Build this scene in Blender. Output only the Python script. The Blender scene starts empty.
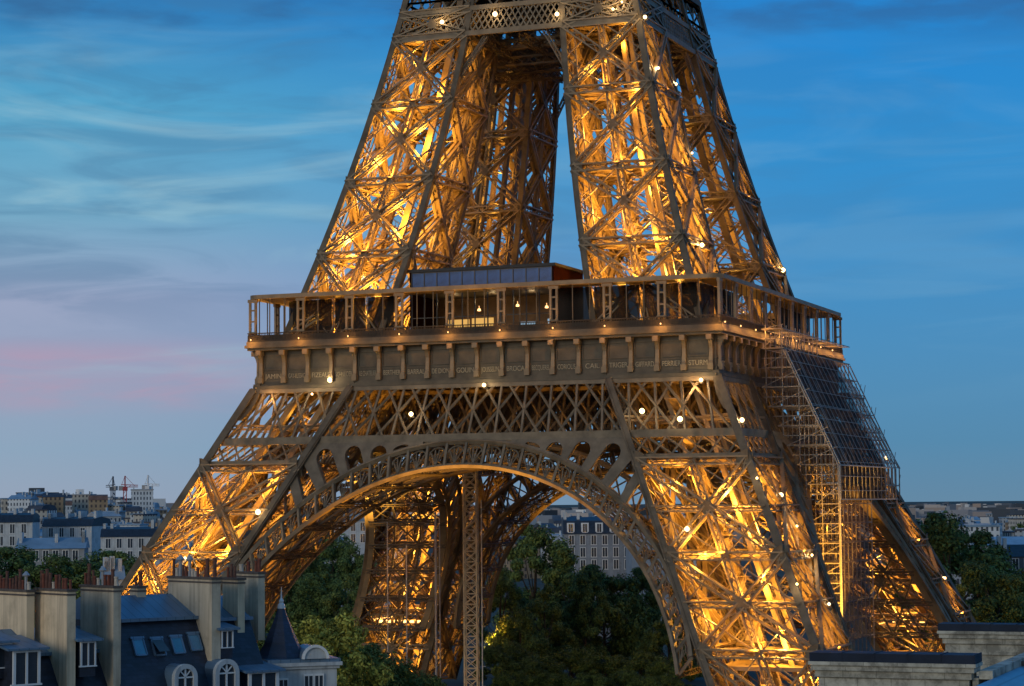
import bpy, bmesh, math, random
from math import sin, cos, radians, pi, sqrt, atan2, hypot
from mathutils import Vector, Matrix, noise

random.seed(11)
SC = bpy.context.scene
COL = SC.collection

# ------------------------------------------------------------------ camera
CAM = Vector((115.27, -315.01, 33.84))
YAW, PIT, ROLL, FPX = radians(21.421), radians(4.167), radians(-0.506), 2202.44
Dv = Vector((-sin(YAW) * cos(PIT), cos(YAW) * cos(PIT), sin(PIT)))
R0 = Vector((cos(YAW), sin(YAW), 0))
U0 = R0.cross(Dv)
RV = R0 * cos(ROLL) + U0 * sin(ROLL)
UV = -R0 * sin(ROLL) + U0 * cos(ROLL)
DH = Vector((-sin(YAW), cos(YAW), 0))
cam_data = bpy.data.cameras.new("camera")
cam_data.sensor_width = 36.0
cam_data.lens = FPX / 1024 * 36.0
cam_data.clip_start = 1.0
cam_data.clip_end = 60000.0
cam = bpy.data.objects.new("camera", cam_data)
COL.objects.link(cam)
cam.matrix_world = Matrix((
    (RV.x, UV.x, -Dv.x, CAM.x), (RV.y, UV.y, -Dv.y, CAM.y), (RV.z, UV.z, -Dv.z, CAM.z), (0, 0, 0, 1)))
SC.camera = cam


def at(px, py, D):
    """world point seen at pixel px,py of the photograph, D metres away along the view's heading"""
    v = Dv + RV * ((px - 512) / FPX) - UV * ((py - 343) / FPX)
    return CAM + v * (D / v.dot(DH))


# ------------------------------------------------------------------ render settings
SC.view_settings.view_transform = 'Standard'
SC.view_settings.look = 'None'
SC.view_settings.exposure = 0.0
SC.view_settings.gamma = 1.0
try:
    SC.cycles.use_denoising = True
    SC.cycles.sample_clamp_indirect = 4.0
    SC.cycles.sample_clamp_direct = 0.0
    SC.cycles.max_bounces = 6
    SC.cycles.diffuse_bounces = 3
    SC.cycles.transparent_max_bounces = 12
except Exception:
    pass

# ------------------------------------------------------------------ world: dusk sky
SUN_EL, SUN_AZ = radians(14), radians(21.4 + 180 - 38)      # soft afterglow, behind the viewer and to the left
world = bpy.data.worlds.new("World")
SC.world = world
world.use_nodes = True
nt = world.node_tree
nt.nodes.clear()


def N(t, kind, **kw):
    n = t.nodes.new(kind)
    for k, v in kw.items():
        setattr(n, k, v)
    return n


def math_n(t, op, a, b=None, clamp=False):
    n = N(t, 'ShaderNodeMath', operation=op)
    n.use_clamp = clamp
    for i, x in enumerate((a, b)):
        if x is None:
            continue
        if isinstance(x, (int, float)):
            n.inputs[i].default_value = x
        else:
            t.links.new(x, n.inputs[i])
    return n.outputs[0]


def dot_n(t, vec, v):
    n = N(t, 'ShaderNodeVectorMath', operation='DOT_PRODUCT')
    t.links.new(vec, n.inputs[0])
    n.inputs[1].default_value = v
    return n.outputs['Value']


def ramp_n(t, fac, stops, interp='LINEAR'):
    n = N(t, 'ShaderNodeValToRGB')
    cr = n.color_ramp
    cr.interpolation = interp
    while len(cr.elements) > 1:
        cr.elements.remove(cr.elements[-1])
    cr.elements[0].position = stops[0][0]
    cr.elements[0].color = (*stops[0][1], 1)
    for p, c in stops[1:]:
        e = cr.elements.new(p)
        e.color = (*c, 1)
    t.links.new(fac, n.inputs[0])
    return n.outputs[0]


def mix_n(t, fac, a, b, mode='MIX'):
    n = N(t, 'ShaderNodeMix', data_type='RGBA', blend_type=mode)
    for i, x in ((0, fac), (6, a), (7, b)):
        if isinstance(x, (int, float)):
            n.inputs[i].default_value = x
        elif isinstance(x, tuple):
            n.inputs[i].default_value = (*x, 1)
        else:
            t.links.new(x, n.inputs[i])
    return n.outputs[2]


def srgb(r, g, b):
    f = lambda c: (c / 255 / 12.92) if c / 255 <= 0.04045 else ((c / 255 + 0.055) / 1.055) ** 2.4
    return (f(r), f(g), f(b))


tc = N(nt, 'ShaderNodeTexCoord')
dirv = tc.outputs['Generated']
sep = N(nt, 'ShaderNodeSeparateXYZ')
nt.links.new(dirv, sep.inputs[0])
zel = sep.outputs[2]
az = dot_n(nt, dirv, tuple(R0))
fwd = dot_n(nt, dirv, tuple(DH))
# elevation 0 .. 0.26 (15 degrees) mapped to 0..1
t_el = math_n(nt, 'MULTIPLY', zel, 1 / 0.26, True)
left = ramp_n(nt, t_el, [(0.0, srgb(146, 160, 182)), (0.10, srgb(134, 160, 186)), (0.24, srgb(142, 156, 186)), (0.36, srgb(150, 160, 190)),
                         (0.5, srgb(112, 165, 194)), (0.68, srgb(78, 160, 198)), (0.84, srgb(38, 124, 184)), (0.97, srgb(20, 94, 160)),
                         (1.0, srgb(20, 94, 160))])
right = ramp_n(nt, t_el, [(0.0, srgb(92, 132, 162)), (0.1, srgb(70, 130, 170)), (0.35, srgb(52, 134, 190)), (0.6, srgb(28, 134, 200)),
                          (0.8, srgb(6, 128, 204)), (1.0, srgb(0, 120, 206))])
sidef = N(nt, 'ShaderNodeMapRange', interpolation_type='SMOOTHSTEP')
nt.links.new(az, sidef.inputs['Value'])
sidef.inputs['From Min'].default_value = -0.24
sidef.inputs['From Max'].default_value = 0.16
skycol = mix_n(nt, sidef.outputs[0], left, right)
# clouds: long thin streaks near the horizon
mp = N(nt, 'ShaderNodeMapping')
nt.links.new(dirv, mp.inputs['Vector'])
mp.inputs['Rotation'].default_value = (0, 0, 0)
mp.inputs['Scale'].default_value = (6.0, 6.0, 34.0)
nz = N(nt, 'ShaderNodeTexNoise')
nt.links.new(mp.outputs[0], nz.inputs['Vector'])
nz.inputs['Scale'].default_value = 1.6
nz.inputs['Detail'].default_value = 7
nz.inputs['Roughness'].default_value = 0.55
nz.inputs['Distortion'].default_value = 1.1


def band(x, lo, hi, soft):
    a = N(nt, 'ShaderNodeMapRange', interpolation_type='SMOOTHSTEP')
    nt.links.new(x, a.inputs['Value'])
    a.inputs['From Min'].default_value = lo - soft
    a.inputs['From Max'].default_value = lo + soft
    b = N(nt, 'ShaderNodeMapRange', interpolation_type='SMOOTHSTEP')
    nt.links.new(x, b.inputs['Value'])
    b.inputs['From Min'].default_value = hi - soft
    b.inputs['From Max'].default_value = hi + soft
    return math_n(nt, 'MULTIPLY', a.outputs[0], math_n(nt, 'SUBTRACT', 1.0, b.outputs[0]))


cl = N(nt, 'ShaderNodeMapRange', interpolation_type='SMOOTHSTEP')
nt.links.new(nz.outputs[0], cl.inputs['Value'])
cl.inputs['From Min'].default_value = 0.38
cl.inputs['From Max'].default_value = 0.66
# rosy cloud bank low on the left
leftness = N(nt, 'ShaderNodeMapRange', interpolation_type='SMOOTHSTEP')
nt.links.new(az, leftness.inputs['Value'])
leftness.inputs['From Min'].default_value = -0.08
leftness.inputs['From Max'].default_value = -0.17
pinkm = math_n(nt, 'MULTIPLY', math_n(nt, 'MULTIPLY', band(zel, 0.047, 0.070, 0.010), leftness.outputs[0]),
               math_n(nt, 'ADD', math_n(nt, 'MULTIPLY', cl.outputs[0], 0.55), 0.22, True))
skycol = mix_n(nt, pinkm, skycol, srgb(182, 142, 168))
greym = math_n(nt, 'MULTIPLY', math_n(nt, 'MULTIPLY', cl.outputs[0], band(zel, 0.085, 0.3, 0.02)), math_n(nt, 'SUBTRACT', 0.42, math_n(nt, 'MULTIPLY', sidef.outputs[0], 0.28)))
skycol = mix_n(nt, greym, skycol, srgb(58, 108, 150))
nz3 = N(nt, 'ShaderNodeTexNoise')
mp3 = N(nt, 'ShaderNodeMapping')
nt.links.new(dirv, mp3.inputs['Vector'])
mp3.inputs['Location'].default_value = (3.1, 1.7, 0.4)
mp3.inputs['Scale'].default_value = (5, 5, 30)
nt.links.new(mp3.outputs[0], nz3.inputs['Vector'])
nz3.inputs['Scale'].default_value = 1.3
nz3.inputs['Detail'].default_value = 8
nz3.inputs['Distortion'].default_value = 1.0
cl3 = N(nt, 'ShaderNodeMapRange', interpolation_type='SMOOTHSTEP')
nt.links.new(nz3.outputs[0], cl3.inputs['Value'])
cl3.inputs['From Min'].default_value = 0.48
cl3.inputs['From Max'].default_value = 0.7
palem = math_n(nt, 'MULTIPLY', math_n(nt, 'MULTIPLY', cl3.outputs[0], band(zel, 0.06, 0.2, 0.03)), math_n(nt, 'SUBTRACT', 0.55, math_n(nt, 'MULTIPLY', sidef.outputs[0], 0.45)))
skycol = mix_n(nt, palem, skycol, srgb(150, 190, 206))
# dark small clouds high on the left
nz2 = N(nt, 'ShaderNodeTexNoise')
mp2 = N(nt, 'ShaderNodeMapping')
nt.links.new(dirv, mp2.inputs['Vector'])
mp2.inputs['Scale'].default_value = (14, 14, 52)
nt.links.new(mp2.outputs[0], nz2.inputs['Vector'])
nz2.inputs['Scale'].default_value = 1.0
nz2.inputs['Detail'].default_value = 6
cl2 = N(nt, 'ShaderNodeMapRange', interpolation_type='SMOOTHSTEP')
nt.links.new(nz2.outputs[0], cl2.inputs['Value'])
cl2.inputs['From Min'].default_value = 0.46
cl2.inputs['From Max'].default_value = 0.66
darkm = math_n(nt, 'MULTIPLY', math_n(nt, 'MULTIPLY', cl2.outputs[0], band(zel, 0.207, 0.26, 0.012)), 0.55)
skycol = mix_n(nt, darkm, skycol, srgb(38, 78, 126))
# the rest of the vault: pale afterglow behind the viewer, deep blue overhead
rear = N(nt, 'ShaderNodeMapRange', interpolation_type='SMOOTHSTEP')
nt.links.new(fwd, rear.inputs['Value'])
rear.inputs['From Min'].default_value = 0.45
rear.inputs['From Max'].default_value = -0.7
up_t = math_n(nt, 'MULTIPLY', zel, 1.0, True)
back = ramp_n(nt, up_t, [(0.0, (0.36, 0.38, 0.42)), (0.18, (0.31, 0.38, 0.46)), (0.5, (0.15, 0.28, 0.43)), (1.0, (0.05, 0.17, 0.36))])
skycol = mix_n(nt, rear.outputs[0], skycol, back)
ovh = N(nt, 'ShaderNodeMapRange', interpolation_type='SMOOTHSTEP')
nt.links.new(zel, ovh.inputs['Value'])
ovh.inputs['From Min'].default_value = 0.3
ovh.inputs['From Max'].default_value = 0.9
skycol = mix_n(nt, ovh.outputs[0], skycol, (0.04, 0.17, 0.36))
below = N(nt, 'ShaderNodeMapRange')
nt.links.new(zel, below.inputs['Value'])
below.inputs['From Min'].default_value = -0.002
below.inputs['From Max'].default_value = -0.06
skycol = mix_n(nt, below.outputs[0], skycol, (0.03, 0.04, 0.05))
bg = N(nt, 'ShaderNodeBackground')
nt.links.new(skycol, bg.inputs['Color'])
bg.inputs['Strength'].default_value = 1.0
sky = N(nt, 'ShaderNodeTexSky', sky_type='NISHITA')
sky.sun_disc = False
sky.sun_elevation = SUN_EL
sky.sun_rotation = SUN_AZ
bg2 = N(nt, 'ShaderNodeBackground')
nt.links.new(sky.outputs[0], bg2.inputs['Color'])
bg2.inputs['Strength'].default_value = 0.006
addw = N(nt, 'ShaderNodeAddShader')
nt.links.new(bg.outputs[0], addw.inputs[0])
nt.links.new(bg2.outputs[0], addw.inputs[1])
outw = N(nt, 'ShaderNodeOutputWorld')
nt.links.new(addw.outputs[0], outw.inputs[0])

sun_d = bpy.data.lights.new("afterglow_sun", 'SUN')
sun_d.energy = 0.78
sun_d.color = (1.0, 0.86, 0.68)
sun_d.angle = radians(25)
sun = bpy.data.objects.new("afterglow_sun", sun_d)
COL.objects.link(sun)
_h = -DH * cos(radians(38)) - R0 * sin(radians(38))
_s = Vector((_h.x * cos(SUN_EL), _h.y * cos(SUN_EL), sin(SUN_EL)))
sun.rotation_euler = _s.to_track_quat('Z', 'Y').to_euler()
sky.sun_rotation = atan2(_s.x, _s.y)

GOLD = (1.0, 0.435, 0.048)


# ------------------------------------------------------------------ materials
def mat(name, base, rough=0.7, var=0.25, scale=1.5, metal=0.0, spec=0.3, second=None, bump=0.0, coords='Object', detail=5):
    m = bpy.data.materials.new(name)
    m.use_nodes = True
    t = m.node_tree
    b = t.nodes['Principled BSDF']
    tcn = N(t, 'ShaderNodeTexCoord')
    n = N(t, 'ShaderNodeTexNoise')
    t.links.new(tcn.outputs[coords], n.inputs['Vector'])
    n.inputs['Scale'].default_value = scale
    n.inputs['Detail'].default_value = detail
    n.inputs['Roughness'].default_value = 0.6
    c2 = second or tuple(c * (1 - var) for c in base)
    c1 = tuple(min(1, c * (1 + var * 0.6)) for c in base) if not second else base
    r = ramp_n(t, n.outputs[0], [(0.32, c2), (0.68, c1)])
    t.links.new(r, b.inputs['Base Color'])
    b.inputs['Roughness'].default_value = rough
    b.inputs['Metallic'].default_value = metal
    b.inputs['Specular IOR Level'].default_value = spec
    if bump:
        bp = N(t, 'ShaderNodeBump')
        bp.inputs['Strength'].default_value = bump
        bp.inputs['Distance'].default_value = 0.05
        t.links.new(n.outputs[0], bp.inputs['Height'])
        t.links.new(bp.outputs[0], b.inputs['Normal'])
    return m


def streaky(name, base, stain, rough=.9):
    """old render: patches of repair, rain streaks running down"""
    m = bpy.data.materials.new(name)
    m.use_nodes = True
    t = m.node_tree
    b = t.nodes['Principled BSDF']
    tcn = N(t, 'ShaderNodeTexCoord')
    n1 = N(t, 'ShaderNodeTexNoise')
    t.links.new(tcn.outputs['Object'], n1.inputs['Vector'])
    n1.inputs['Scale'].default_value = .7
    n1.inputs['Detail'].default_value = 9
    n1.inputs['Roughness'].default_value = .65
    mp_ = N(t, 'ShaderNodeMapping')
    t.links.new(tcn.outputs['Object'], mp_.inputs['Vector'])
    mp_.inputs['Scale'].default_value = (3.2, 3.2, .22)
    n2 = N(t, 'ShaderNodeTexNoise')
    t.links.new(mp_.outputs[0], n2.inputs['Vector'])
    n2.inputs['Scale'].default_value = 1.0
    n2.inputs['Detail'].default_value = 6
    c1 = ramp_n(t, n1.outputs[0], [(.3, tuple(x * .72 for x in base)), (.5, base), (.75, tuple(min(1, x * 1.12) for x in base))])
    f = ramp_n(t, n2.outputs[0], [(.45, (0, 0, 0)), (.75, (.75, .75, .75))])
    c = mix_n(t, f, c1, stain)
    t.links.new(c, b.inputs['Base Color'])
    b.inputs['Roughness'].default_value = rough
    b.inputs['Specular IOR Level'].default_value = .2
    return m


def emis(name, col, strength):
    m = bpy.data.materials.new(name)
    m.use_nodes = True
    t = m.node_tree
    b = t.nodes['Principled BSDF']
    b.inputs['Base Color'].default_value = (0.04, 0.035, 0.03, 1)
    b.inputs['Emission Color'].default_value = (*col, 1)
    b.inputs['Emission Strength'].default_value = strength
    try:
        m.cycles.emission_sampling = 'NONE'
    except Exception:
        pass
    return m


def masonry(name, base, mortar, bw=0.9, bh=0.38, var=0.2, rough=0.85, stain=0.35):
    m = bpy.data.materials.new(name)
    m.use_nodes = True
    t = m.node_tree
    b = t.nodes['Principled BSDF']
    tcn = N(t, 'ShaderNodeTexCoord')
    s = N(t, 'ShaderNodeSeparateXYZ')
    t.links.new(tcn.outputs['Object'], s.inputs[0])
    c = N(t, 'ShaderNodeCombineXYZ')
    t.links.new(math_n(t, 'ADD', s.outputs[0], s.outputs[1]), c.inputs[0])
    t.links.new(s.outputs[2], c.inputs[1])
    br = N(t, 'ShaderNodeTexBrick')
    t.links.new(c.outputs[0], br.inputs['Vector'])
    br.inputs['Scale'].default_value = 1.0
    br.inputs['Brick Width'].default_value = bw
    br.inputs['Row Height'].default_value = bh
    br.inputs['Mortar Size'].default_value = 0.012
    br.inputs['Color1'].default_value = (*base, 1)
    br.inputs['Color2'].default_value = (*[x * (1 - var) for x in base], 1)
    br.inputs['Mortar'].default_value = (*mortar, 1)
    n = N(t, 'ShaderNodeTexNoise')
    t.links.new(tcn.outputs['Object'], n.inputs['Vector'])
    n.inputs['Scale'].default_value = 1.1
    n.inputs['Detail'].default_value = 10
    n.inputs['Roughness'].default_value = .7
    g = ramp_n(t, n.outputs[0], [(0.40, (1 - stain,) * 3), (0.5, (1 - stain * .4,) * 3), (0.6, (1, 1, 1))])
    col = mix_n(t, 1.0, br.outputs['Color'], g, 'MULTIPLY')
    t.links.new(col, b.inputs['Base Color'])
    b.inputs['Roughness'].default_value = rough
    return m


def seamed(name, base, pitch=0.6, var=0.2, rough=0.4, metal=0.3):
    """zinc sheets with standing seams running down the slope"""
    m = bpy.data.materials.new(name)
    m.use_nodes = True
    t = m.node_tree
    b = t.nodes['Principled BSDF']
    tcn = N(t, 'ShaderNodeTexCoord')
    s = N(t, 'ShaderNodeSeparateXYZ')
    t.links.new(tcn.outputs['Object'], s.inputs[0])
    fr = math_n(t, 'FRACT', math_n(t, 'MULTIPLY', s.outputs[0], 1 / pitch))
    seam = math_n(t, 'LESS_THAN', fr, 0.09)
    n = N(t, 'ShaderNodeTexNoise')
    t.links.new(tcn.outputs['Object'], n.inputs['Vector'])
    n.inputs['Scale'].default_value = 1.1
    n.inputs['Detail'].default_value = 6
    c = ramp_n(t, n.outputs[0], [(0.3, tuple(x * (1 - var) for x in base)), (0.7, base)])
    c = mix_n(t, seam, c, tuple(x * 0.55 for x in base))
    t.links.new(c, b.inputs['Base Color'])
    b.inputs['Roughness'].default_value = rough
    b.inputs['Metallic'].default_value = metal
    return m


def slates(name, base):
    """courses of slates, each a little different"""
    m = masonry(name, base, tuple(x * .45 for x in base), .42, .22, .45, .5, .35)
    return m


def windowed(name, wall, glass, fw=1.9, fh=3.1):
    """distant facade: rows of window openings too small to model one by one"""
    m = bpy.data.materials.new(name)
    m.use_nodes = True
    t = m.node_tree
    b = t.nodes['Principled BSDF']
    tcn = N(t, 'ShaderNodeTexCoord')
    s = N(t, 'ShaderNodeSeparateXYZ')
    t.links.new(tcn.outputs['Object'], s.inputs[0])
    u = math_n(t, 'FRACT', math_n(t, 'MULTIPLY', math_n(t, 'ADD', s.outputs[0], s.outputs[1]), 1 / fw))
    v = math_n(t, 'FRACT', math_n(t, 'MULTIPLY', s.outputs[2], 1 / fh))
    w1 = math_n(t, 'MULTIPLY', math_n(t, 'GREATER_THAN', u, 0.3), math_n(t, 'LESS_THAN', u, 0.72))
    w2 = math_n(t, 'MULTIPLY', math_n(t, 'GREATER_THAN', v, 0.22), math_n(t, 'LESS_THAN', v, 0.78))
    w = math_n(t, 'MULTIPLY', w1, w2)
    n = N(t, 'ShaderNodeTexNoise')
    t.links.new(tcn.outputs['Object'], n.inputs['Vector'])
    n.inputs['Scale'].default_value = 0.25
    n.inputs['Detail'].default_value = 5
    c = ramp_n(t, n.outputs[0], [(0.3, tuple(x * 0.72 for x in wall)), (0.7, wall)])
    c = mix_n(t, w, c, glass)
    t.links.new(c, b.inputs['Base Color'])
    b.inputs['Roughness'].default_value = 0.8
    return m


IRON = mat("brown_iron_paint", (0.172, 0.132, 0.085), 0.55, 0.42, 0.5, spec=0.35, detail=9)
IRON_IN = mat("floodlit_iron_paint", (0.205, 0.15, 0.088), 0.5, 0.28, 0.35, spec=0.4)  # lighter copy of the same paint: floodlit glow put into the colour
IRON_P = mat('shade_dark_iron_post', (0.125, 0.096, 0.064), 0.6, 0.4, .5, spec=.25, detail=9)  # posts and gussets: darkness of their unlit faces put into the colour
IRON_DK = mat("dark_shade_iron_paint", (0.10, 0.08, 0.06), 0.6, 0.3, 0.5)
IRON_GR = mat("grey_iron_paint", (0.095, 0.08, 0.056), 0.6, 0.3, 0.6)
GILT = mat("gilded_letters", (0.30, 0.26, 0.17), 0.45, 0.1, 2)
LAMPM = emis("lamp_glow", (1.0, 0.66, 0.30), 6.0)
LAMPS = emis("small_lamp_glow", (1.0, 0.5, 0.18), 3.5)
STRIP = emis("lamp_strip_glow", (1.0, 0.5, 0.12), 6.0)
TUBE = mat("galvanised_tube", (0.25, 0.235, 0.22), 0.45, 0.2, 1.0, metal=0.2)
PLANK = mat("scaffold_plank", (0.24, 0.18, 0.11), 0.8, 0.3, 1.2)
GLASSD = mat("dark_window_glass", (0.03, 0.045, 0.065), 0.12, 0.3, 0.4, spec=0.6)
RED = mat("dark_red_cladding", (0.014, 0.0035, 0.003), 0.8, 0.25, 0.6, spec=0.02)
BLACK = mat("black_roofing", (0.03, 0.03, 0.032), 0.6, 0.3, 0.8)


def netting(name, col, alpha, var=0.0):
    m = bpy.data.materials.new(name)
    m.use_nodes = True
    t = m.node_tree
    b = t.nodes['Principled BSDF']
    tcn = N(t, 'ShaderNodeTexCoord')
    n = N(t, 'ShaderNodeTexNoise')
    t.links.new(tcn.outputs['Object'], n.inputs['Vector'])
    n.inputs['Scale'].default_value = 0.45
    n.inputs['Detail'].default_value = 8
    n.inputs['Roughness'].default_value = 0.65
    c = ramp_n(t, n.outputs[0], [(0.3, tuple(x * 0.5 for x in col)), (0.7, tuple(x * 1.2 for x in col))])
    t.links.new(c, b.inputs['Base Color'])
    b.inputs['Roughness'].default_value = 0.9
    b.inputs['Specular IOR Level'].default_value = 0.1
    b.inputs['Alpha'].default_value = alpha
    if var:
        a_ = N(t, 'ShaderNodeMapRange')
        t.links.new(n.outputs[0], a_.inputs['Value'])
        a_.inputs['From Min'].default_value = 0.35
        a_.inputs['From Max'].default_value = 0.62
        a_.inputs['To Min'].default_value = alpha - var
        a_.inputs['To Max'].default_value = min(1, alpha + var * .4)
        t.links.new(a_.outputs[0], b.inputs['Alpha'])
    return m


NET = netting("navy_debris_netting", (0.018, 0.020, 0.023), 0.84, 0.3)
NETB = netting("brown_debris_netting", (0.12, 0.085, 0.075), 0.6, 0.2)


# ------------------------------------------------------------------ mesh collector
class MB:
    def __init__(self):
        self.v, self.f = [], []

    def bar(self, p, q, w, h, n=(0, -1, 0), caps=True):
        """square bar p->q, w across, h along the facing direction n"""
        ax, ay, az_ = q[0] - p[0], q[1] - p[1], q[2] - p[2]
        L = sqrt(ax * ax + ay * ay + az_ * az_)
        if L < 1e-6:
            return
        ax, ay, az_ = ax / L, ay / L, az_ / L
        sx, sy, sz = ay * n[2] - az_ * n[1], az_ * n[0] - ax * n[2], ax * n[1] - ay * n[0]
        l = sqrt(sx * sx + sy * sy + sz * sz)
        if l < 1e-4:
            n = (0.31, 0.2, 0.93)
            sx, sy, sz = ay * n[2] - az_ * n[1], az_ * n[0] - ax * n[2], ax * n[1] - ay * n[0]
            l = sqrt(sx * sx + sy * sy + sz * sz)
        sx, sy, sz = sx / l, sy / l, sz / l
        tx, ty, tz = sy * az_ - sz * ay, sz * ax - sx * az_, sx * ay - sy * ax
        w, h = w / 2, h / 2
        b = len(self.v)
        for c in (p, q):
            for a, d in ((-w, -h), (w, -h), (w, h), (-w, h)):
                self.v.append((c[0] + sx * a + tx * d, c[1] + sy * a + ty * d, c[2] + sz * a + tz * d))
        for i in range(4):
            j = (i + 1) % 4
            self.f.append((b + i, b + j, b + 4 + j, b + 4 + i))
        if caps:
            self.f.append((b + 3, b + 2, b + 1, b))
            self.f.append((b + 4, b + 5, b + 6, b + 7))

    def box(self, x0, y0, z0, x1, y1, z1):
        b = len(self.v)
        self.v += [(x0, y0, z0), (x1, y0, z0), (x1, y1, z0), (x0, y1, z0), (x0, y0, z1), (x1, y0, z1), (x1, y1, z1), (x0, y1, z1)]
        self.f += [(b, b + 3, b + 2, b + 1), (b + 4, b + 5, b + 6, b + 7), (b, b + 1, b + 5, b + 4), (b + 1, b + 2, b + 6, b + 5),
                   (b + 2, b + 3, b + 7, b + 6), (b + 3, b, b + 4, b + 7)]

    def prism(self, pts, off):
        """closed polygon pts (3-D) extruded by the vector off"""
        b, n = len(self.v), len(pts)
        self.v += [tuple(p) for p in pts]
        self.v += [(p[0] + off[0], p[1] + off[1], p[2] + off[2]) for p in pts]
        self.f.append(tuple(range(b, b + n)))
        self.f.append(tuple(range(b + 2 * n - 1, b + n - 1, -1)))
        for i in range(n):
            j = (i + 1) % n
            self.f.append((b + j, b + i, b + n + i, b + n + j))

    def quad(self, a, b_, c, d):
        b = len(self.v)
        self.v += [tuple(a), tuple(b_), tuple(c), tuple(d)]
        self.f.append((b, b + 1, b + 2, b + 3))

    def lathe(self, c, prof, n=10):
        """prof: list of (radius, z) turned about the vertical through c"""
        b = len(self.v)
        for r, z in prof:
            for k in range(n):
                a = 2 * pi * k / n
                self.v.append((c[0] + r * cos(a), c[1] + r * sin(a), c[2] + z))
        for i in range(len(prof) - 1):
            for k in range(n):
                j = (k + 1) % n
                self.f.append((b + i * n + k, b + i * n + j, b + (i + 1) * n + j, b + (i + 1) * n + k))
        self.f.append(tuple(b + k for k in reversed(range(n))))
        e = b + (len(prof) - 1) * n
        self.f.append(tuple(e + k for k in range(n)))

    def lace(self, a0, a1, b0, b1, n_seg, w, h, n, cross=False):
        """zigzag between the lines a0-a1 and b0-b1"""
        def lp(p, q, t):
            return (p[0] + (q[0] - p[0]) * t, p[1] + (q[1] - p[1]) * t, p[2] + (q[2] - p[2]) * t)
        for i in range(n_seg):
            t0, t1 = i / n_seg, (i + 1) / n_seg
            if cross or i % 2 == 0:
                self.bar(lp(a0, a1, t0), lp(b0, b1, t1), w, h, n, False)
            if cross or i % 2 == 1:
                self.bar(lp(b0, b1, t0), lp(a0, a1, t1), w, h, n, False)

    def girder(self, p, q, n, sep=0.9, dep=0.7, cw=0.17, ch=0.3, step=1.1, lw=0.09):
        """open box girder: four chords with lacing on every side"""
        p, q, n = Vector(p), Vector(q), Vector(n)
        a = (q - p)
        L = a.length
        a.normalize()
        s = a.cross(n)
        if s.length < 1e-4:
            return
        s.normalize()
        t = s.cross(a)
        ns = max(2, int(L / step))
        c = [(s * (sep / 2) * i + t * (dep / 2) * j) for i, j in ((1, 1), (-1, 1), (-1, -1), (1, -1))]
        for o in c:
            self.bar(p + o, q + o, cw, ch, n, False)
        for i in (0, 2):
            j = (i + 1) % 4
            self.lace(p + c[i], q + c[i], p + c[j], q + c[j], ns, lw, 0.12, t)

    def build(self, name, m, parent=None, smooth=False):
        me = bpy.data.meshes.new(name)
        me.from_pydata([tuple(x) for x in self.v], [], self.f)
        me.materials.append(m)
        if smooth:
            me.polygons.foreach_set('use_smooth', [True] * len(me.polygons))
        me.update()
        o = bpy.data.objects.new(name, me)
        COL.objects.link(o)
        if parent:
            o.parent = parent
        return o


def fix_normals(o):
    bm = bmesh.new()
    bm.from_mesh(o.data)
    bmesh.ops.recalc_face_normals(bm, faces=bm.faces)
    bm.to_mesh(o.data)
    bm.free()
    return o


def tag(o, label=None, cat=None, group=None, kind=None):
    if label:
        o["label"] = label
    if cat:
        o["category"] = cat
    if group:
        o["group"] = group
    if kind:
        o["kind"] = kind
    return o


def empty(name, loc=(0, 0, 0), rz=0.0):
    o = bpy.data.objects.new(name, None)
    o.empty_display_size = 1
    COL.objects.link(o)
    o.location = loc
    o.rotation_euler = (0, 0, rz)
    return o


def copy_tree(o, parent=None):
    c = o.copy()
    COL.objects.link(c)
    c.parent = parent
    for ch in list(o.children):
        copy_tree(ch, c)
    return c


def light(name, loc, power, col=GOLD, radius=0.6, parent=None, spot=None, aim=None, blend=0.6):
    d = bpy.data.lights.new(name, 'SPOT' if spot else 'POINT')
    d.energy = power
    d.color = col
    d.shadow_soft_size = radius
    o = bpy.data.objects.new(name, d)
    COL.objects.link(o)
    o.location = loc
    if spot:
        d.spot_size = radians(spot)
        d.spot_blend = blend
        v = Vector(aim) - Vector(loc)
        o.rotation_euler = v.to_track_quat('-Z', 'Y').to_euler()
    if parent:
        o.parent = parent
    return o


# ------------------------------------------------------------------ ground
def ground_z(D, px):
    """terrain height: flat river plain, a hill rising far to the left"""
    if px > 330:
        return 0.0
    k = min(1, max(0, (330 - px) / 250))
    t = min(1, max(0, (D - 650) / 900))
    return 24 * k * t * t * (3 - 2 * t)


mb = MB()
gx = [-40000, -9000, -4000] + [i * 150 - 2500 for i in range(0, 34)] + [4000, 9000, 40000]
gy = [-40000, -3000, -600, 0, 200, 400] + [500 + i * 120 for i in range(0, 16)] + [3200, 5000, 9000, 40000]
for y in gy:
    for x in gx:
        px = 512 + FPX * x / max(y, 50) if y > 0 else 600
        z = ground_z(y, px) if y > 0 else 0
        if y > 2400:
            z *= max(0, 1 - (y - 2400) / 3000)
        w = CAM + R0 * x + DH * y
        mb.v.append((w.x, w.y, z))
nx = len(gx)
for j in range(len(gy) - 1):
    for i in range(nx - 1):
        mb.f.append((j * nx + i, j * nx + i + 1, (j + 1) * nx + i + 1, (j + 1) * nx + i))
GROUND = mat("city_ground", (0.06, 0.065, 0.055), 0.95, 0.35, 0.02)
tag(mb.build("ground", GROUND), kind="structure")

# ------------------------------------------------------------------ the tower
LO0, LO1, LI0, LI1 = 58.75, 34.76, 44.08, 19.40
UO = (30.60, 23.29, 17.61)
UI = (15.58, 10.28, 6.83)


def quadr(q, z):
    t = (z - 60) / 25
    return q[0] * (t - 1) * (t - 2) / 2 + q[1] * t * (2 - t) + q[2] * t * (t - 1) / 2


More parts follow.
